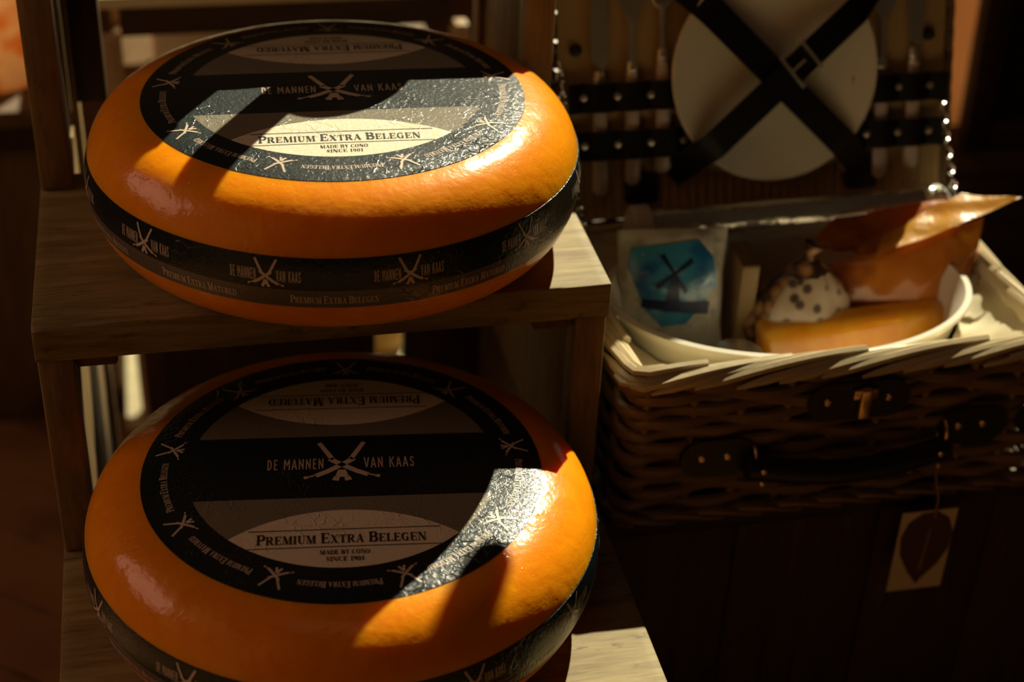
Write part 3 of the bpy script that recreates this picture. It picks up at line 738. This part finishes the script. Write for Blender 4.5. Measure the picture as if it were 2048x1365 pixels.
# blue packet
def printed(name, base, blotches, rough=0.25):
    m = NT(name); c = None
    col = base
    for (sc, lo, hi, cc) in blotches:
        f = m.ramp(m.noise(sc, 3, m.coord()), [(lo, 0.0), (hi, 1.0)]); col = m.mix(f, col, cc)
    m.set('Base Color', col if not isinstance(col, tuple) else (*col, 1)); m.set('Roughness', rough)
    m.set('Coat Weight', 0.5); m.set('Normal', m.bump(m.noise(50, 4, m.coord()), 0.6, 0.003)); return m.m
MAT['packet_film'] = printed('clear_cream_wrapper', (0.62, 0.58, 0.46), [(60, 0.5, 0.7, (0.34, 0.32, 0.26))])
MAT['packet_blue'] = printed('blue_print', (0.05, 0.27, 0.42), [(25, 0.45, 0.62, (0.01, 0.11, 0.30)), (40, 0.56, 0.66, (0.22, 0.36, 0.38))])
MAT['navy_print'] = plain('navy_print', (0.01, 0.02, 0.07), 0.3)
def pillow(w, h, d, nx=24, nz=24, crimp=0.12):
    bm = bmesh.new()
    for s in (1, -1):
        def f(u, v, s=s):
            e = max(0.0, math.sin(PI * min(1, max(0, u)))) ** 0.45 * max(0.0, math.sin(PI * min(1, max(0, v)))) ** 0.55
            x = (u - 0.5) * w * (1 - 0.06 * math.sin(PI * v)); z = v * h
            return Vector((x, s * (d / 2 * e) + 0.0012 * math.sin(u * 23) * math.sin(v * 17), z))
        sheet(bm, f, nx, nz)
    bmesh.ops.remove_doubles(bm, verts=bm.verts, dist=1e-5); bmesh.ops.recalc_face_normals(bm, faces=bm.faces)
    return bm
pk = thing('cheese_packet', 'blue and cream wrapped packet with a dark windmill print, left end of the bowl', 'packet', (0.3735, -0.002, -0.154), math.radians(-6))
bm = pillow(0.098, 0.118, 0.034); bmesh.ops.transform(bm, matrix=Matrix.Rotation(math.radians(-14), 4, 'X'), verts=bm.verts)
finish('wrapper', bm, MAT['packet_film'], pk)
bm = bmesh.new(); octo = [(-0.042, 0.088), (-0.038, 0.104), (0.022, 0.110), (0.036, 0.095), (0.042, 0.070), (0.026, 0.052), (0.012, 0.036), (-0.010, 0.034), (-0.026, 0.050)]
def onface(x, z, off):
    u = x / 0.098 + 0.5; v = z / 0.118
    e = max(0.0, math.sin(PI * u)) ** 0.45 * max(0.0, math.sin(PI * v)) ** 0.55
    return Matrix.Rotation(math.radians(-14), 4, 'X') @ Vector((x * (1 - 0.06 * math.sin(PI * v)), -(0.017 * e) - off, z))
cx_, cz_ = 0.0, 0.075
rings = []
for k in range(1, 7):
    f = k / 6; row = []
    for i in range(len(octo)):
        a, b = octo[i], octo[(i + 1) % len(octo)]
        for j in range(4):
            x = a[0] + (b[0] - a[0]) * j / 4; z = a[1] + (b[1] - a[1]) * j / 4
            row.append(bm.verts.new(onface(cx_ + (x - cx_) * f, cz_ + (z - cz_) * f, 0.0012)))
    rings.append(row)
c0 = bm.verts.new(onface(cx_, cz_, 0.0012)); n = len(rings[0])
for k in range(n): bm.faces.new((c0, rings[0][(k + 1) % n], rings[0][k]))
for A, C in zip(rings, rings[1:]):
    for k in range(n): bm.faces.new((A[k], A[(k + 1) % n], C[(k + 1) % n], C[k]))
Q = lambda x, z: onface(x, z, 0.0019)
ribbon(bm, [(-0.002, 0.048), (0.000, 0.080)], [0.016, 0.007], Q, 1, 0.006)
ribbon(bm, [(-0.030, 0.056), (0.034, 0.050)], [0.008, 0.012], Q, 1, 0.006)
for a in (35, 125, 215, 305): ribbon(bm, [(0.0, 0.082), (0.020 * math.cos(math.radians(a)), 0.082 + 0.020 * math.sin(math.radians(a)))], [0.002, 0.005], Q, 1, 0.006)
finish('blue_label', bm, [MAT['packet_blue'], MAT['navy_print']], pk)
# slim tan box between packet and nut bag
bx = thing('cracker_box', 'slim tan box standing in the bowl right of the blue packet', 'box', (0.441, 0.014, -0.188), math.radians(-4))
finish('carton', B(-0.008, 0.008, -0.022, 0.022, 0, 0.124, 0.002), plain('tan_card', (0.34, 0.22, 0.09), 0.6, var=0.1), bx)
finish('top_flap', B(-0.0078, 0.0078, -0.0218, 0.0218, 0.1242, 0.1255, 0.0005), plain('dark_card', (0.20, 0.13, 0.06), 0.6), bx)
# bag of nuts
m = NT('nuts_seen_through_film'); vo = m.n('ShaderNodeTexVoronoi'); vo.inputs['Scale'].default_value = 75; m.l(m.coord(), vo.inputs['Vector'])
m.set('Base Color', m.ramp(vo.outputs['Distance'], [(0.15, (0.50, 0.27, 0.12)), (0.45, (0.28, 0.12, 0.045)), (0.6, (0.04, 0.018, 0.01))]))
m.set('Roughness', 0.3); m.set('Coat Weight', 0.8); m.set('Coat Roughness', 0.1); m.set('Normal', m.bump(m.math('SUBTRACT', 1.0, vo.outputs['Distance']), 0.8, 0.004)); MAT['nuts'] = m.m
nb = thing('nut_bag', 'clear bag of brown nuts with a crumpled white spotted label in the bowl', 'bag', (0.492, -0.002, -0.186), math.radians(8))
t = bmesh.new(); bmesh.ops.create_uvsphere(t, u_segments=40, v_segments=28, radius=1)
for v in t.verts:
    d = v.co.copy(); tp = max(0, d.z)
    k = 1 + 0.05 * math.sin(7 * d.x + 3 * d.z) + 0.04 * math.sin(9 * d.z + 5 * d.x)
    v.co = Vector((d.x * 0.054 * k * (1 - 0.35 * tp), d.y * 0.034 * k * (1 - 0.4 * tp), 0.062 + d.z * 0.062))
finish('filled_bag', t, MAT['nuts'], nb)
m = NT('white_spotted_label'); vo = m.n('ShaderNodeTexVoronoi'); vo.inputs['Scale'].default_value = 60; m.l(m.coord(), vo.inputs['Vector'])
m.set('Base Color', m.ramp(vo.outputs['Distance'], [(0.18, (0.08, 0.045, 0.03)), (0.34, (0.46, 0.34, 0.23))])); m.set('Roughness', 0.3)
bm = bmesh.new()
def lf(u, v):
    a = math.radians(-145 + 110 * u); b = math.radians(0 + 52 * v); cb, sb = math.cos(b), math.sin(b); tp = max(0, sb)
    dx, dy, dz = math.cos(a) * cb, math.sin(a) * cb, sb; k = 1 + 0.05 * math.sin(7 * dx + 3 * dz) + 0.04 * math.sin(9 * dz + 5 * dx)
    k *= 1.035
    return Vector((dx * 0.054 * k * (1 - 0.35 * tp), dy * 0.034 * k * (1 - 0.4 * tp), 0.062 + dz * 0.063 + 0.0008 * math.sin(u * 30)))
sheet(bm, lf, 20, 12); finish('spotted_label', bm, m.m, nb)
bm = bmesh.new(); tube(bm, [(0, 0, 0.121), (0.002, 0, 0.128), (0.006, -0.002, 0.138)], [0.012, 0.005, 0.013], 12, flat=0.5); finish('twisted_neck', bm, MAT['nuts'], nb)
# wedge of gouda at the front
m = NT('cut_cheese'); v = m.coord()
m.set('Base Color', m.ramp(m.noise(45, 4, v), [(0.3, (0.88, 0.33, 0.01)), (0.7, (1.0, 0.47, 0.03))]))
m.set('Subsurface Weight', 0.5); m.set('Subsurface Radius', (1, 0.4, 0.08)); m.set('Subsurface Scale', 0.012); m.set('Roughness', 0.3); m.set('Coat Weight', 0.6)
m.set('Normal', m.bump(m.noise(60, 3, v), 0.35, 0.002)); MAT['cut'] = m.m
wd = thing('cheese_wedge', 'long orange cheese wedge lying in the front of the bowl, one small hole', 'cheese', (0.5350, -0.062, -0.171), math.radians(-1.0))
def wedge_warp(bm):
    for v in bm.verts:
        if v.co.x > 0.05: v.co.z += (v.co.x - 0.05) * 0.06
        v.co.y += 0.55 * v.co.z + 0.45 * max(0, v.co.x) ** 2 / 0.09 + 0.25 * max(0, -v.co.x) ** 2 / 0.09
    return bm
bm = bmesh.new(); box(bm, -0.092, 0.086, -0.038, -0.010, 0.0, 0.063, 0.008, seg=5); wedge_warp(bm)
finish('cheese_flesh', bm, MAT['cut'], wd)
bm = bmesh.new(); box(bm, 0.0845, 0.0885, -0.034, -0.012, 0.004, 0.059, 0.0015); wedge_warp(bm); finish('rind', bm, plain('red_orange_rind', (0.75, 0.14, 0.01), 0.35, coat=0.5), wd)
bm = bmesh.new(); lathe(bm, [(0, 0.0), (0.0030, 0.0004), (0.0042, -0.0004)], 14, mat=Matrix.Translation((0.052, -0.0015, 0.043)) @ Matrix.Rotation(PI / 2 - 0.5, 4, 'X')); finish('hole', bm, plain('hole_brown', (0.25, 0.06, 0.01), 0.6), wd)
# orange bag with folded top
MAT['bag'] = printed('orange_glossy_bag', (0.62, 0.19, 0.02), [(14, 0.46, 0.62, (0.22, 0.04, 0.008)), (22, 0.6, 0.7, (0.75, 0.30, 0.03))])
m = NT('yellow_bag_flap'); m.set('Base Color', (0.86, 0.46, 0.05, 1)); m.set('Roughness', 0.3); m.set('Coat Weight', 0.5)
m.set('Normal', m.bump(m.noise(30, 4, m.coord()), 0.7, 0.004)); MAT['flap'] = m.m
ob = thing('orange_bag', 'glossy orange snack bag with a sunlit yellow folded top, right side of the bowl', 'bag', (0.597, 0.014, -0.178), math.radians(-4))
bm = pillow(0.140, 0.116, 0.044); bmesh.ops.transform(bm, matrix=Matrix.Rotation(math.radians(-12), 4, 'X'), verts=bm.verts)
for v in bm.verts: v.co.z += 0.30 * v.co.x * max(0, v.co.z) / 0.11; v.co.x -= 0.004; v.co.y -= 0.020
finish('bag_body', bm, MAT['bag'], ob)
def quadsheet(A, Bq, C, D, n=14, wob=0.002, th=0.0008):
    A, Bq, C, D = map(Vector, (A, Bq, C, D)); bm = bmesh.new()
    def f(u, v):
        p = A.lerp(Bq, u).lerp(D.lerp(C, u), v); return p + Vector((0, wob * math.sin(u * 9 + v * 3), wob * math.sin(u * 14) * math.sin(v * 5 + 1)))
    sheet(bm, f, n, n); bmesh.ops.solidify(bm, geom=bm.faces[:], thickness=th); return bm
o_ = Vector((0.597, 0.014, -0.178)); Rr = Matrix.Rotation(math.radians(4), 3, 'Z')
def loc_(p): return Rr @ (Vector(p) - o_)
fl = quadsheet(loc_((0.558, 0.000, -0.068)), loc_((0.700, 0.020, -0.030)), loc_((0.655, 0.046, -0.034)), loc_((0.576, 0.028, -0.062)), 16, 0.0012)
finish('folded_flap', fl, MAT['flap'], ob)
fl = quadsheet(loc_((0.508, 0.030, -0.070)), loc_((0.566, 0.006, -0.070)), loc_((0.664, 0.050, -0.040)), loc_((0.540, 0.055, -0.056)), 14, 0.002)
finish('side_flap', fl, MAT['bag'], ob)
# long clear-film roll across the back
tb = thing('foil_roll', 'long silvery roll with a white cap lying across the back of the basket', 'roll', (0.500, 0.074, -0.061), math.radians(1.5))
m = NT('crumpled_silver_foil'); m.set('Metallic', 0.85); m.set('Base Color', (0.92, 0.88, 0.80, 1)); m.set('Roughness', 0.18)
m.set('Normal', m.bump(m.noise(120, 4, m.coord((1, 1, 1))), 0.5, 0.002)); MAT['foil'] = m.m
bm = bmesh.new(); tube(bm, [(-0.136 + 0.286 * i / 20, 0.0004 * math.sin(i), 0) for i in range(21)], 0.0150, 28); finish('roll_body', bm, MAT['foil'], tb)
bm = bmesh.new(); tube(bm, [(-0.149, 0, 0), (-0.146, 0, 0), (-0.132, 0, 0)], [0.017, 0.0205, 0.0205], 28); finish('end_cap', bm, plain('white_plastic', (0.62, 0.56, 0.50), 0.3), tb)
bm = bmesh.new(); tube(bm, [(0.134, 0, 0), (0.137, 0, 0), (0.152, 0, 0), (0.158, 0, 0), (0.161, 0, 0)], [0.0158, 0.0170, 0.0170, 0.013, 0.006], 28); finish('rounded_cap', bm, plain('white_plastic_cap', (0.78, 0.78, 0.66), 0.2, coat=0.6), tb)
# glass jar lid glimpsed at the front of the bowl
gj = thing('jar', 'small glass jar lying low at the front left of the bowl', 'jar', (0.412, -0.070, -0.172))
gm = plain('thin_jar_glass', (0.35, 0.34, 0.33), 0.12, coat=1.0)
finish('jar_body', lathe(bmesh.new(), [(0, 0), (0.020, 0), (0.023, 0.004), (0.023, 0.050), (0.019, 0.056), (0, 0.056)], 32), gm, gj)
finish('jar_lid', lathe(bmesh.new(), [(0, 0.0665), (0.018, 0.0665), (0.020, 0.065), (0.020, 0.0565), (0, 0.0565)], 32), MAT['steel'], gj)
# tag on the basket front
tg = thing('paper_tag', 'pale card tag with a brown leaf print hanging below the basket handle', 'tag', (0.571, -0.1565, -0.213))
bm = B(-0.026, 0.025, -0.0006, 0.0006, -0.105, -0.017, 0.0); finish('card', bm, plain('pale_card', (0.80, 0.66, 0.46), 0.7), tg)
bm = bmesh.new(); leaf = [(0.0, -0.099), (-0.010, -0.085), (-0.021, -0.064), (-0.024, -0.044), (-0.019, -0.028), (-0.008, -0.019), (0.006, -0.018), (0.018, -0.026), (0.0245, -0.042), (0.024, -0.060), (0.016, -0.078), (0.004, -0.092)]
prism(bm, leaf, -0.0013, -0.0008)
finish('leaf_print', bm, plain('brown_leaf_print', (0.10, 0.045, 0.022), 0.6), tg)
bm = bmesh.new(); prism(bm, [(-0.001, -0.082), (0.001, -0.082), (0.003, -0.036), (0.0015, -0.036)], -0.0020, -0.0014); finish('leaf_vein', bm, plain('pale_vein', (0.30, 0.19, 0.10), 0.6), tg)
bm = bmesh.new(); tube(bm, [(0.004, -0.0015, -0.024), (0.003, -0.002, -0.004), (0.000, 0.006, 0.018), (0, 0.006, 0.040)], 0.0009, 6); finish('string', bm, plain('jute_string', (0.35, 0.22, 0.10), 0.8), tg)

# ------------------------------------------------------------------ chest under the basket
ch = thing('wooden_chest', 'dark plank chest standing under the wicker basket', 'chest', (0.60, 0.0, -ZF))
CX0, CX1, CY0, CY1, CT = 0.286, 0.98, -0.128, 0.42, BZ0
def cpart(name, bm, mat):
    bmesh.ops.translate(bm, vec=(-0.60, 0, ZF), verts=bm.verts); return finish(name, bm, mat, ch)
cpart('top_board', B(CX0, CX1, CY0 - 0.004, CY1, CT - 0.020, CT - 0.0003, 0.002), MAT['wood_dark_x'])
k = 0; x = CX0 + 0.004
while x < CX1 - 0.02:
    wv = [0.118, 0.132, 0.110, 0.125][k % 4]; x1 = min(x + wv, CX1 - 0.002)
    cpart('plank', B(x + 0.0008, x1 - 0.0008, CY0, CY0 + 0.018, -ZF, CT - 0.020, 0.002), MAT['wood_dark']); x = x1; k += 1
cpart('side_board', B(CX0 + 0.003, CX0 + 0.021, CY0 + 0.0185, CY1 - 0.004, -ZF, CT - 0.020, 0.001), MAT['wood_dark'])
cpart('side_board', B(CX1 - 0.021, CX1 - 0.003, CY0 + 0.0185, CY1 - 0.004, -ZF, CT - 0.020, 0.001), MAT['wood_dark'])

# ------------------------------------------------------------------ pale rack behind the stand
rk = thing('display_rack', 'pale wooden rack with dark rail standing behind the stepped stand', 'rack', (0.1, 0.75, -ZF))
def rpart(name, bm, mat, lab=None):
    bmesh.ops.translate(bm, vec=(-0.1, -0.75, ZF), verts=bm.verts); o = finish(name, bm, mat, rk)
    if lab: o['label'] = lab
    return o
for x in (-0.107, 0.286):
    for y in (0.596, 0.96): rpart('post', B(x, x + 0.020, y, y + 0.022, -ZF, -0.076, 0.002), MAT['wood_tan'])
rpart('rail', B(-0.087, 0.286, 0.598, 0.612, -0.074, -0.040, 0.001), MAT['wood_dark_x'], 'dark front rail')
rpart('rack_top', B(-0.115, 0.315, 0.594, 0.99, -0.0395, -0.026, 0.001), MAT['wood_pale'])
rpart('rack_shelf', B(-0.106, 0.305, 0.62, 0.96, -0.215, -0.200, 0.001), MAT['wood_mid'])
rpart('rack_shelf', B(-0.127, 0.305, 0.60, 0.96, -0.610, -0.590, 0.001), MAT['wood_pale'])
cb = thing('cream_box', 'cream cardboard box on the rack behind the upper cheese wheel', 'box', (0.06, 0.75, -0.200))
finish('carton', B(-0.115, 0.10, -0.10, 0.10, 0, 0.118, 0.012), plain('cream_card', (0.80, 0.68, 0.42), 0.6, var=0.1), cb)
finish('lid_flap', B(-0.118, 0.103, -0.103, 0.103, 0.1185, 0.121, 0.001), plain('cream_card_lid', (0.66, 0.54, 0.32), 0.6), cb)
oc = thing('small_cheese', 'small orange cheese on the low rack shelf, glimpsed under the upper step', 'cheese', (0.20, 0.74, -0.590))
finish('rind', lathe(bmesh.new(), [(0, 0), (0.045, 0), (0.058, 0.010), (0.062, 0.035), (0.058, 0.060), (0.045, 0.070), (0, 0.071)], 40), plain('ochre_rind', (0.45, 0.24, 0.02), 0.5), oc)

# ------------------------------------------------------------------ counter with amber jars, left background
ct = thing('counter', 'brown wooden counter in the left background behind the stand', 'counter', (-0.75, 0.95, -ZF))
def kpart(name, bm, mat):
    bmesh.ops.translate(bm, vec=(0.75, -0.95, ZF), verts=bm.verts); return finish(name, bm, mat, ct)
kpart('front_board', B(-1.40, -0.128, 0.665, 0.685, -ZF, -0.200, 0.002), MAT['wood_mid'])
kpart('rail', B(-1.40, -0.148, 0.655, 0.664, -0.235, -0.200, 0.002), MAT['wood_dark_x'])
kpart('worktop', B(-1.42, -0.145, 0.645, 1.25, -0.1995, -0.178, 0.003), MAT['wood_mid'])
m = NT('amber_glass_glints'); tr = m.n('ShaderNodeBsdfTranslucent'); m.l(m.mix(m.ramp(m.noise(28, 2, m.coord()), [(0.42, 0.0), (0.6, 1.0)]), (0.85, 0.34, 0.08), (1.0, 0.80, 0.52)), tr.inputs[0])  # paler noise patches in the translucent colour imitate glints of light
gl = m.n('ShaderNodeBsdfGlossy'); gl.inputs['Roughness'].default_value = 0.15; gl.inputs[0].default_value = (1.0, 0.7, 0.4, 1)
df = m.n('ShaderNodeBsdfDiffuse'); df.inputs[0].default_value = (0.8, 0.25, 0.04, 1)
x1 = m.n('ShaderNodeMixShader'); x1.inputs[0].default_value = 0.2; m.l(tr.outputs[0], x1.inputs[1]); m.l(gl.outputs[0], x1.inputs[2])
x2 = m.n('ShaderNodeMixShader'); x2.inputs[0].default_value = 0.15; m.l(x1.outputs[0], x2.inputs[1]); m.l(df.outputs[0], x2.inputs[2]); m.l(x2.outputs[0], m.out.inputs[0])
bp = m.bump(m.noise(45, 3, m.coord()), 0.8, 0.006); m.l(bp, gl.inputs['Normal']); m.l(bp, tr.inputs['Normal'])
MAT['amber'] = m.m
for i, (x, y, r, h, lb) in enumerate(((-0.235, 0.74, 0.045, 0.17, 'amber glass jar on the counter, nearest the stand post'), (-0.335, 0.76, 0.048, 0.19, 'amber glass jar on the counter, middle of the row'), (-0.255, 0.89, 0.05, 0.20, 'amber glass jar on the counter, standing behind the nearest one'))):
    j = thing('amber_jar', lb, 'jar', (x, y, -0.178), 0, 'amber jars on the counter')
    finish('jar_body', lathe(bmesh.new(), [(0, 0), (r * 0.9, 0), (r, 0.01), (r, h * 0.7), (r * 0.75, h * 0.85), (r * 0.7, h * 0.9), (0, h * 0.9)], 36), MAT['amber'], j)
    finish('jar_lid', lathe(bmesh.new(), [(0, h * 0.905), (r * 0.74, h * 0.905), (r * 0.74, h), (0, h)], 36), MAT['brass'], j)

# ------------------------------------------------------------------ right background
cab = thing('low_cabinet', 'dark low cabinet right of the wicker basket, in deep shade', 'cabinet', (1.4, 0.80, -ZF))
def gpart(name, bm, mat):
    bmesh.ops.translate(bm, vec=(-1.4, -0.80, ZF), verts=bm.verts); return finish(name, bm, mat, cab)
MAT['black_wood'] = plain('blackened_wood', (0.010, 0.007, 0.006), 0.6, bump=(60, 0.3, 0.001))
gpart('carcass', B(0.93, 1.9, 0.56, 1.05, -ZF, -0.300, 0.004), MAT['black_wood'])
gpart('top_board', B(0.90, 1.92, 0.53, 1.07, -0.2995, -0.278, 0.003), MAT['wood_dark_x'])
bd = thing('framed_board', 'dark chalkboard in a brown wooden frame leaning behind the basket, far right', 'chalkboard', (1.223, 0.60, -0.277))
RB = Matrix.Rotation(math.radians(-4), 4, 'X')
def frame_bar(x0, x1, z0, z1, y0=-0.012, y1=0.012): return B(x0, x1, y0, y1, z0, z1, 0.002, RB)
for a in ((-0.26, -0.222, 0, 0.62), (0.222, 0.26, 0, 0.62), (-0.2218, 0.2218, 0, 0.036), (-0.2218, 0.2218, 0.584, 0.62)): finish('frame_bar', frame_bar(*a), MAT['wood_dark_x'], bd)
finish('slate', B(-0.2218, 0.2218, -0.003, 0.004, 0.036, 0.584, 0.0, RB), MAT['black_wood'], bd)
m = NT('lit_wall_orange'); tr = m.n('ShaderNodeBsdfTranslucent'); tr.inputs[0].default_value = (1.0, 0.74, 0.44, 1)
df = m.n('ShaderNodeBsdfDiffuse'); df.inputs[0].default_value = (0.6, 0.25, 0.07, 1)
x1 = m.n('ShaderNodeMixShader'); x1.inputs[0].default_value = 0.35; m.l(tr.outputs[0], x1.inputs[1]); m.l(df.outputs[0], x1.inputs[2]); m.l(x1.outputs[0], m.out.inputs[0])
kb = thing('lit_wall_stand_in', 'added translucent orange bag standing in for a lit orange wall strip between the basket lid and the framed board', 'paper bag', (1.02, 0.70, -0.278))  # bag shape added in place of the lit orange wall behind
bm = bmesh.new()
def bagf(u, v):
    a = u * 4; k = int(min(3.999, a)); f = a - k; cs = [(-0.09, -0.035), (0.09, -0.035), (0.09, 0.035), (-0.09, 0.035)]
    p0, p1 = cs[k], cs[(k + 1) % 4]
    return Vector((p0[0] + (p1[0] - p0[0]) * f + 0.002 * math.sin(v * 11 + u * 9), p0[1] + (p1[1] - p0[1]) * f + 0.003 * math.sin(v * 8 + u * 30), 0.36 * v))
sheet(bm, bagf, 48, 20); bmesh.ops.solidify(bm, geom=bm.faces[:], thickness=0.0006)
finish('bag_body', bm, m.m, kb)
bm = bmesh.new()
for yy in (-0.037, 0.037): tube(bm, [(-0.03, yy, 0.34), (-0.03, yy, 0.39), (0, yy, 0.41), (0.03, yy, 0.39), (0.03, yy, 0.34)], 0.0025, 6)
finish('bag_handle', bm, plain('twisted_paper', (0.45, 0.24, 0.10), 0.7), kb)

hs = thing('shade_caster_sausage', 'added unseen sausage shape above the basket, placed to shade a strip of the lower wheel', 'sausage', (0.520, 0.30, 0.470))  # added above the view to drop shade on the lower wheel
finish('sausage_body', lathe(bmesh.new(), [(0, 0), (0.008, 0.002), (0.015, 0.010), (0.0175, 0.025), (0.0175, 0.085), (0.016, 0.100), (0.006, 0.108), (0, 0.109)], 24), plain('sausage_skin', (0.20, 0.05, 0.03), 0.5, var=0.4), hs)
finish('string', tube(bmesh.new(), [(0, 0, 0.105), (0, 0, 2.18)], 0.001, 6), MAT['leather'], hs)
# ------------------------------------------------------------------ room
def struct(name, bm, mat):
    o = finish(name, bm, mat, None); o['kind'] = 'structure'; return o
m = NT('floorboards'); tc = m.n('ShaderNodeTexCoord'); mp = m.n('ShaderNodeMapping'); mp.inputs['Rotation'].default_value = (0, 0, math.radians(38)); m.l(tc.outputs['Object'], mp.inputs[0])
br = m.n('ShaderNodeTexBrick'); m.l(mp.outputs[0], br.inputs['Vector']); br.inputs['Scale'].default_value = 1.0; br.inputs['Brick Width'].default_value = 1.4; br.inputs['Row Height'].default_value = 0.09; br.inputs['Mortar Size'].default_value = 0.002
br.inputs['Color1'].default_value = (0.20, 0.085, 0.025, 1); br.inputs['Color2'].default_value = (0.12, 0.05, 0.016, 1); br.inputs['Mortar'].default_value = (0.02, 0.01, 0.004, 1)
nz = m.noise(9, 5, mp.outputs[0]); m.set('Base Color', m.mix(m.ramp(nz, [(0.4, 0.0), (0.7, 0.8)]), br.outputs['Color'], (0.30, 0.14, 0.04))); m.set('Roughness', 0.5); MAT['floor'] = m.m
RX0, RX1, RY0, RY1, RZ = -2.6, 4.2, -3.0, 2.6, 3.3
struct('floor', B(RX0, RX1, RY0, RY1, -ZF - 0.05, -ZF, 0), MAT['floor'])
o = finish('trim_1', B(RX0, RX1, 0.24, 0.36, 2.60, 2.72, 0.003), MAT['wood_dark_x'], None); o['kind'] = 'structure'
MAT['wall'] = plain('brown_plaster', (0.16, 0.085, 0.035), 0.8, bump=(12, 0.3, 0.004), var=0.2)
WX0, WX1, WZ0, WZ1 = 0.55, 2.75, 0.75, 3.05
bm = B(RX0, WX0, RY1, RY1 + 0.1, -ZF, RZ, 0); box(bm, WX1, RX1, RY1, RY1 + 0.1, -ZF, RZ, 0)
box(bm, WX0, WX1, RY1, RY1 + 0.1, -ZF, WZ0, 0); box(bm, WX0, WX1, RY1, RY1 + 0.1, WZ1, RZ, 0)
struct('wall_back', bm, MAT['wall'])
struct('wall_right', B(RX1, RX1 + 0.1, RY0, RY1, -ZF, RZ, 0), MAT['wall'])
bm = B(RX0 - 0.1, RX0, RY0, -0.6, -ZF, RZ, 0); box(bm, RX0 - 0.1, RX0, 1.3, RY1, -ZF, RZ, 0)
box(bm, RX0 - 0.1, RX0, -0.6, 1.3, -ZF, 0.45, 0); box(bm, RX0 - 0.1, RX0, -0.6, 1.3, 2.05, RZ, 0)
struct('wall_left', bm, MAT['wall'])
def win(name, pts, axis):
    bm = bmesh.new()
    for a in pts: box(bm, *a, 0.002)
    return struct(name, bm, MAT['wood_dark'])
win('window_1', [(WX0, WX1, RY1 + 0.02, RY1 + 0.07, WZ0, WZ0 + 0.05), (WX0, WX1, RY1 + 0.02, RY1 + 0.07, WZ1 - 0.05, WZ1), (WX0, WX0 + 0.05, RY1 + 0.02, RY1 + 0.07, WZ0, WZ1), (WX1 - 0.05, WX1, RY1 + 0.02, RY1 + 0.07, WZ0, WZ1)], 'y')
win('window_2', [(RX0 - 0.07, RX0 - 0.02, -0.6, 1.3, 0.45, 0.50), (RX0 - 0.07, RX0 - 0.02, -0.6, 1.3, 2.0, 2.05), (RX0 - 0.07, RX0 - 0.02, 0.33, 0.37, 0.45, 2.05)], 'x')

# ------------------------------------------------------------------ put the floor at z = 0
for o in list(SC.objects):
    if o.parent is None:
        if o.type == 'MESH' or o.type == 'EMPTY' or o.type == 'LIGHT' or o.type == 'CAMERA':
            if o is cam: o.matrix_world = Matrix.Translation((0, 0, ZF)) @ M
            else: o.location.z += ZF
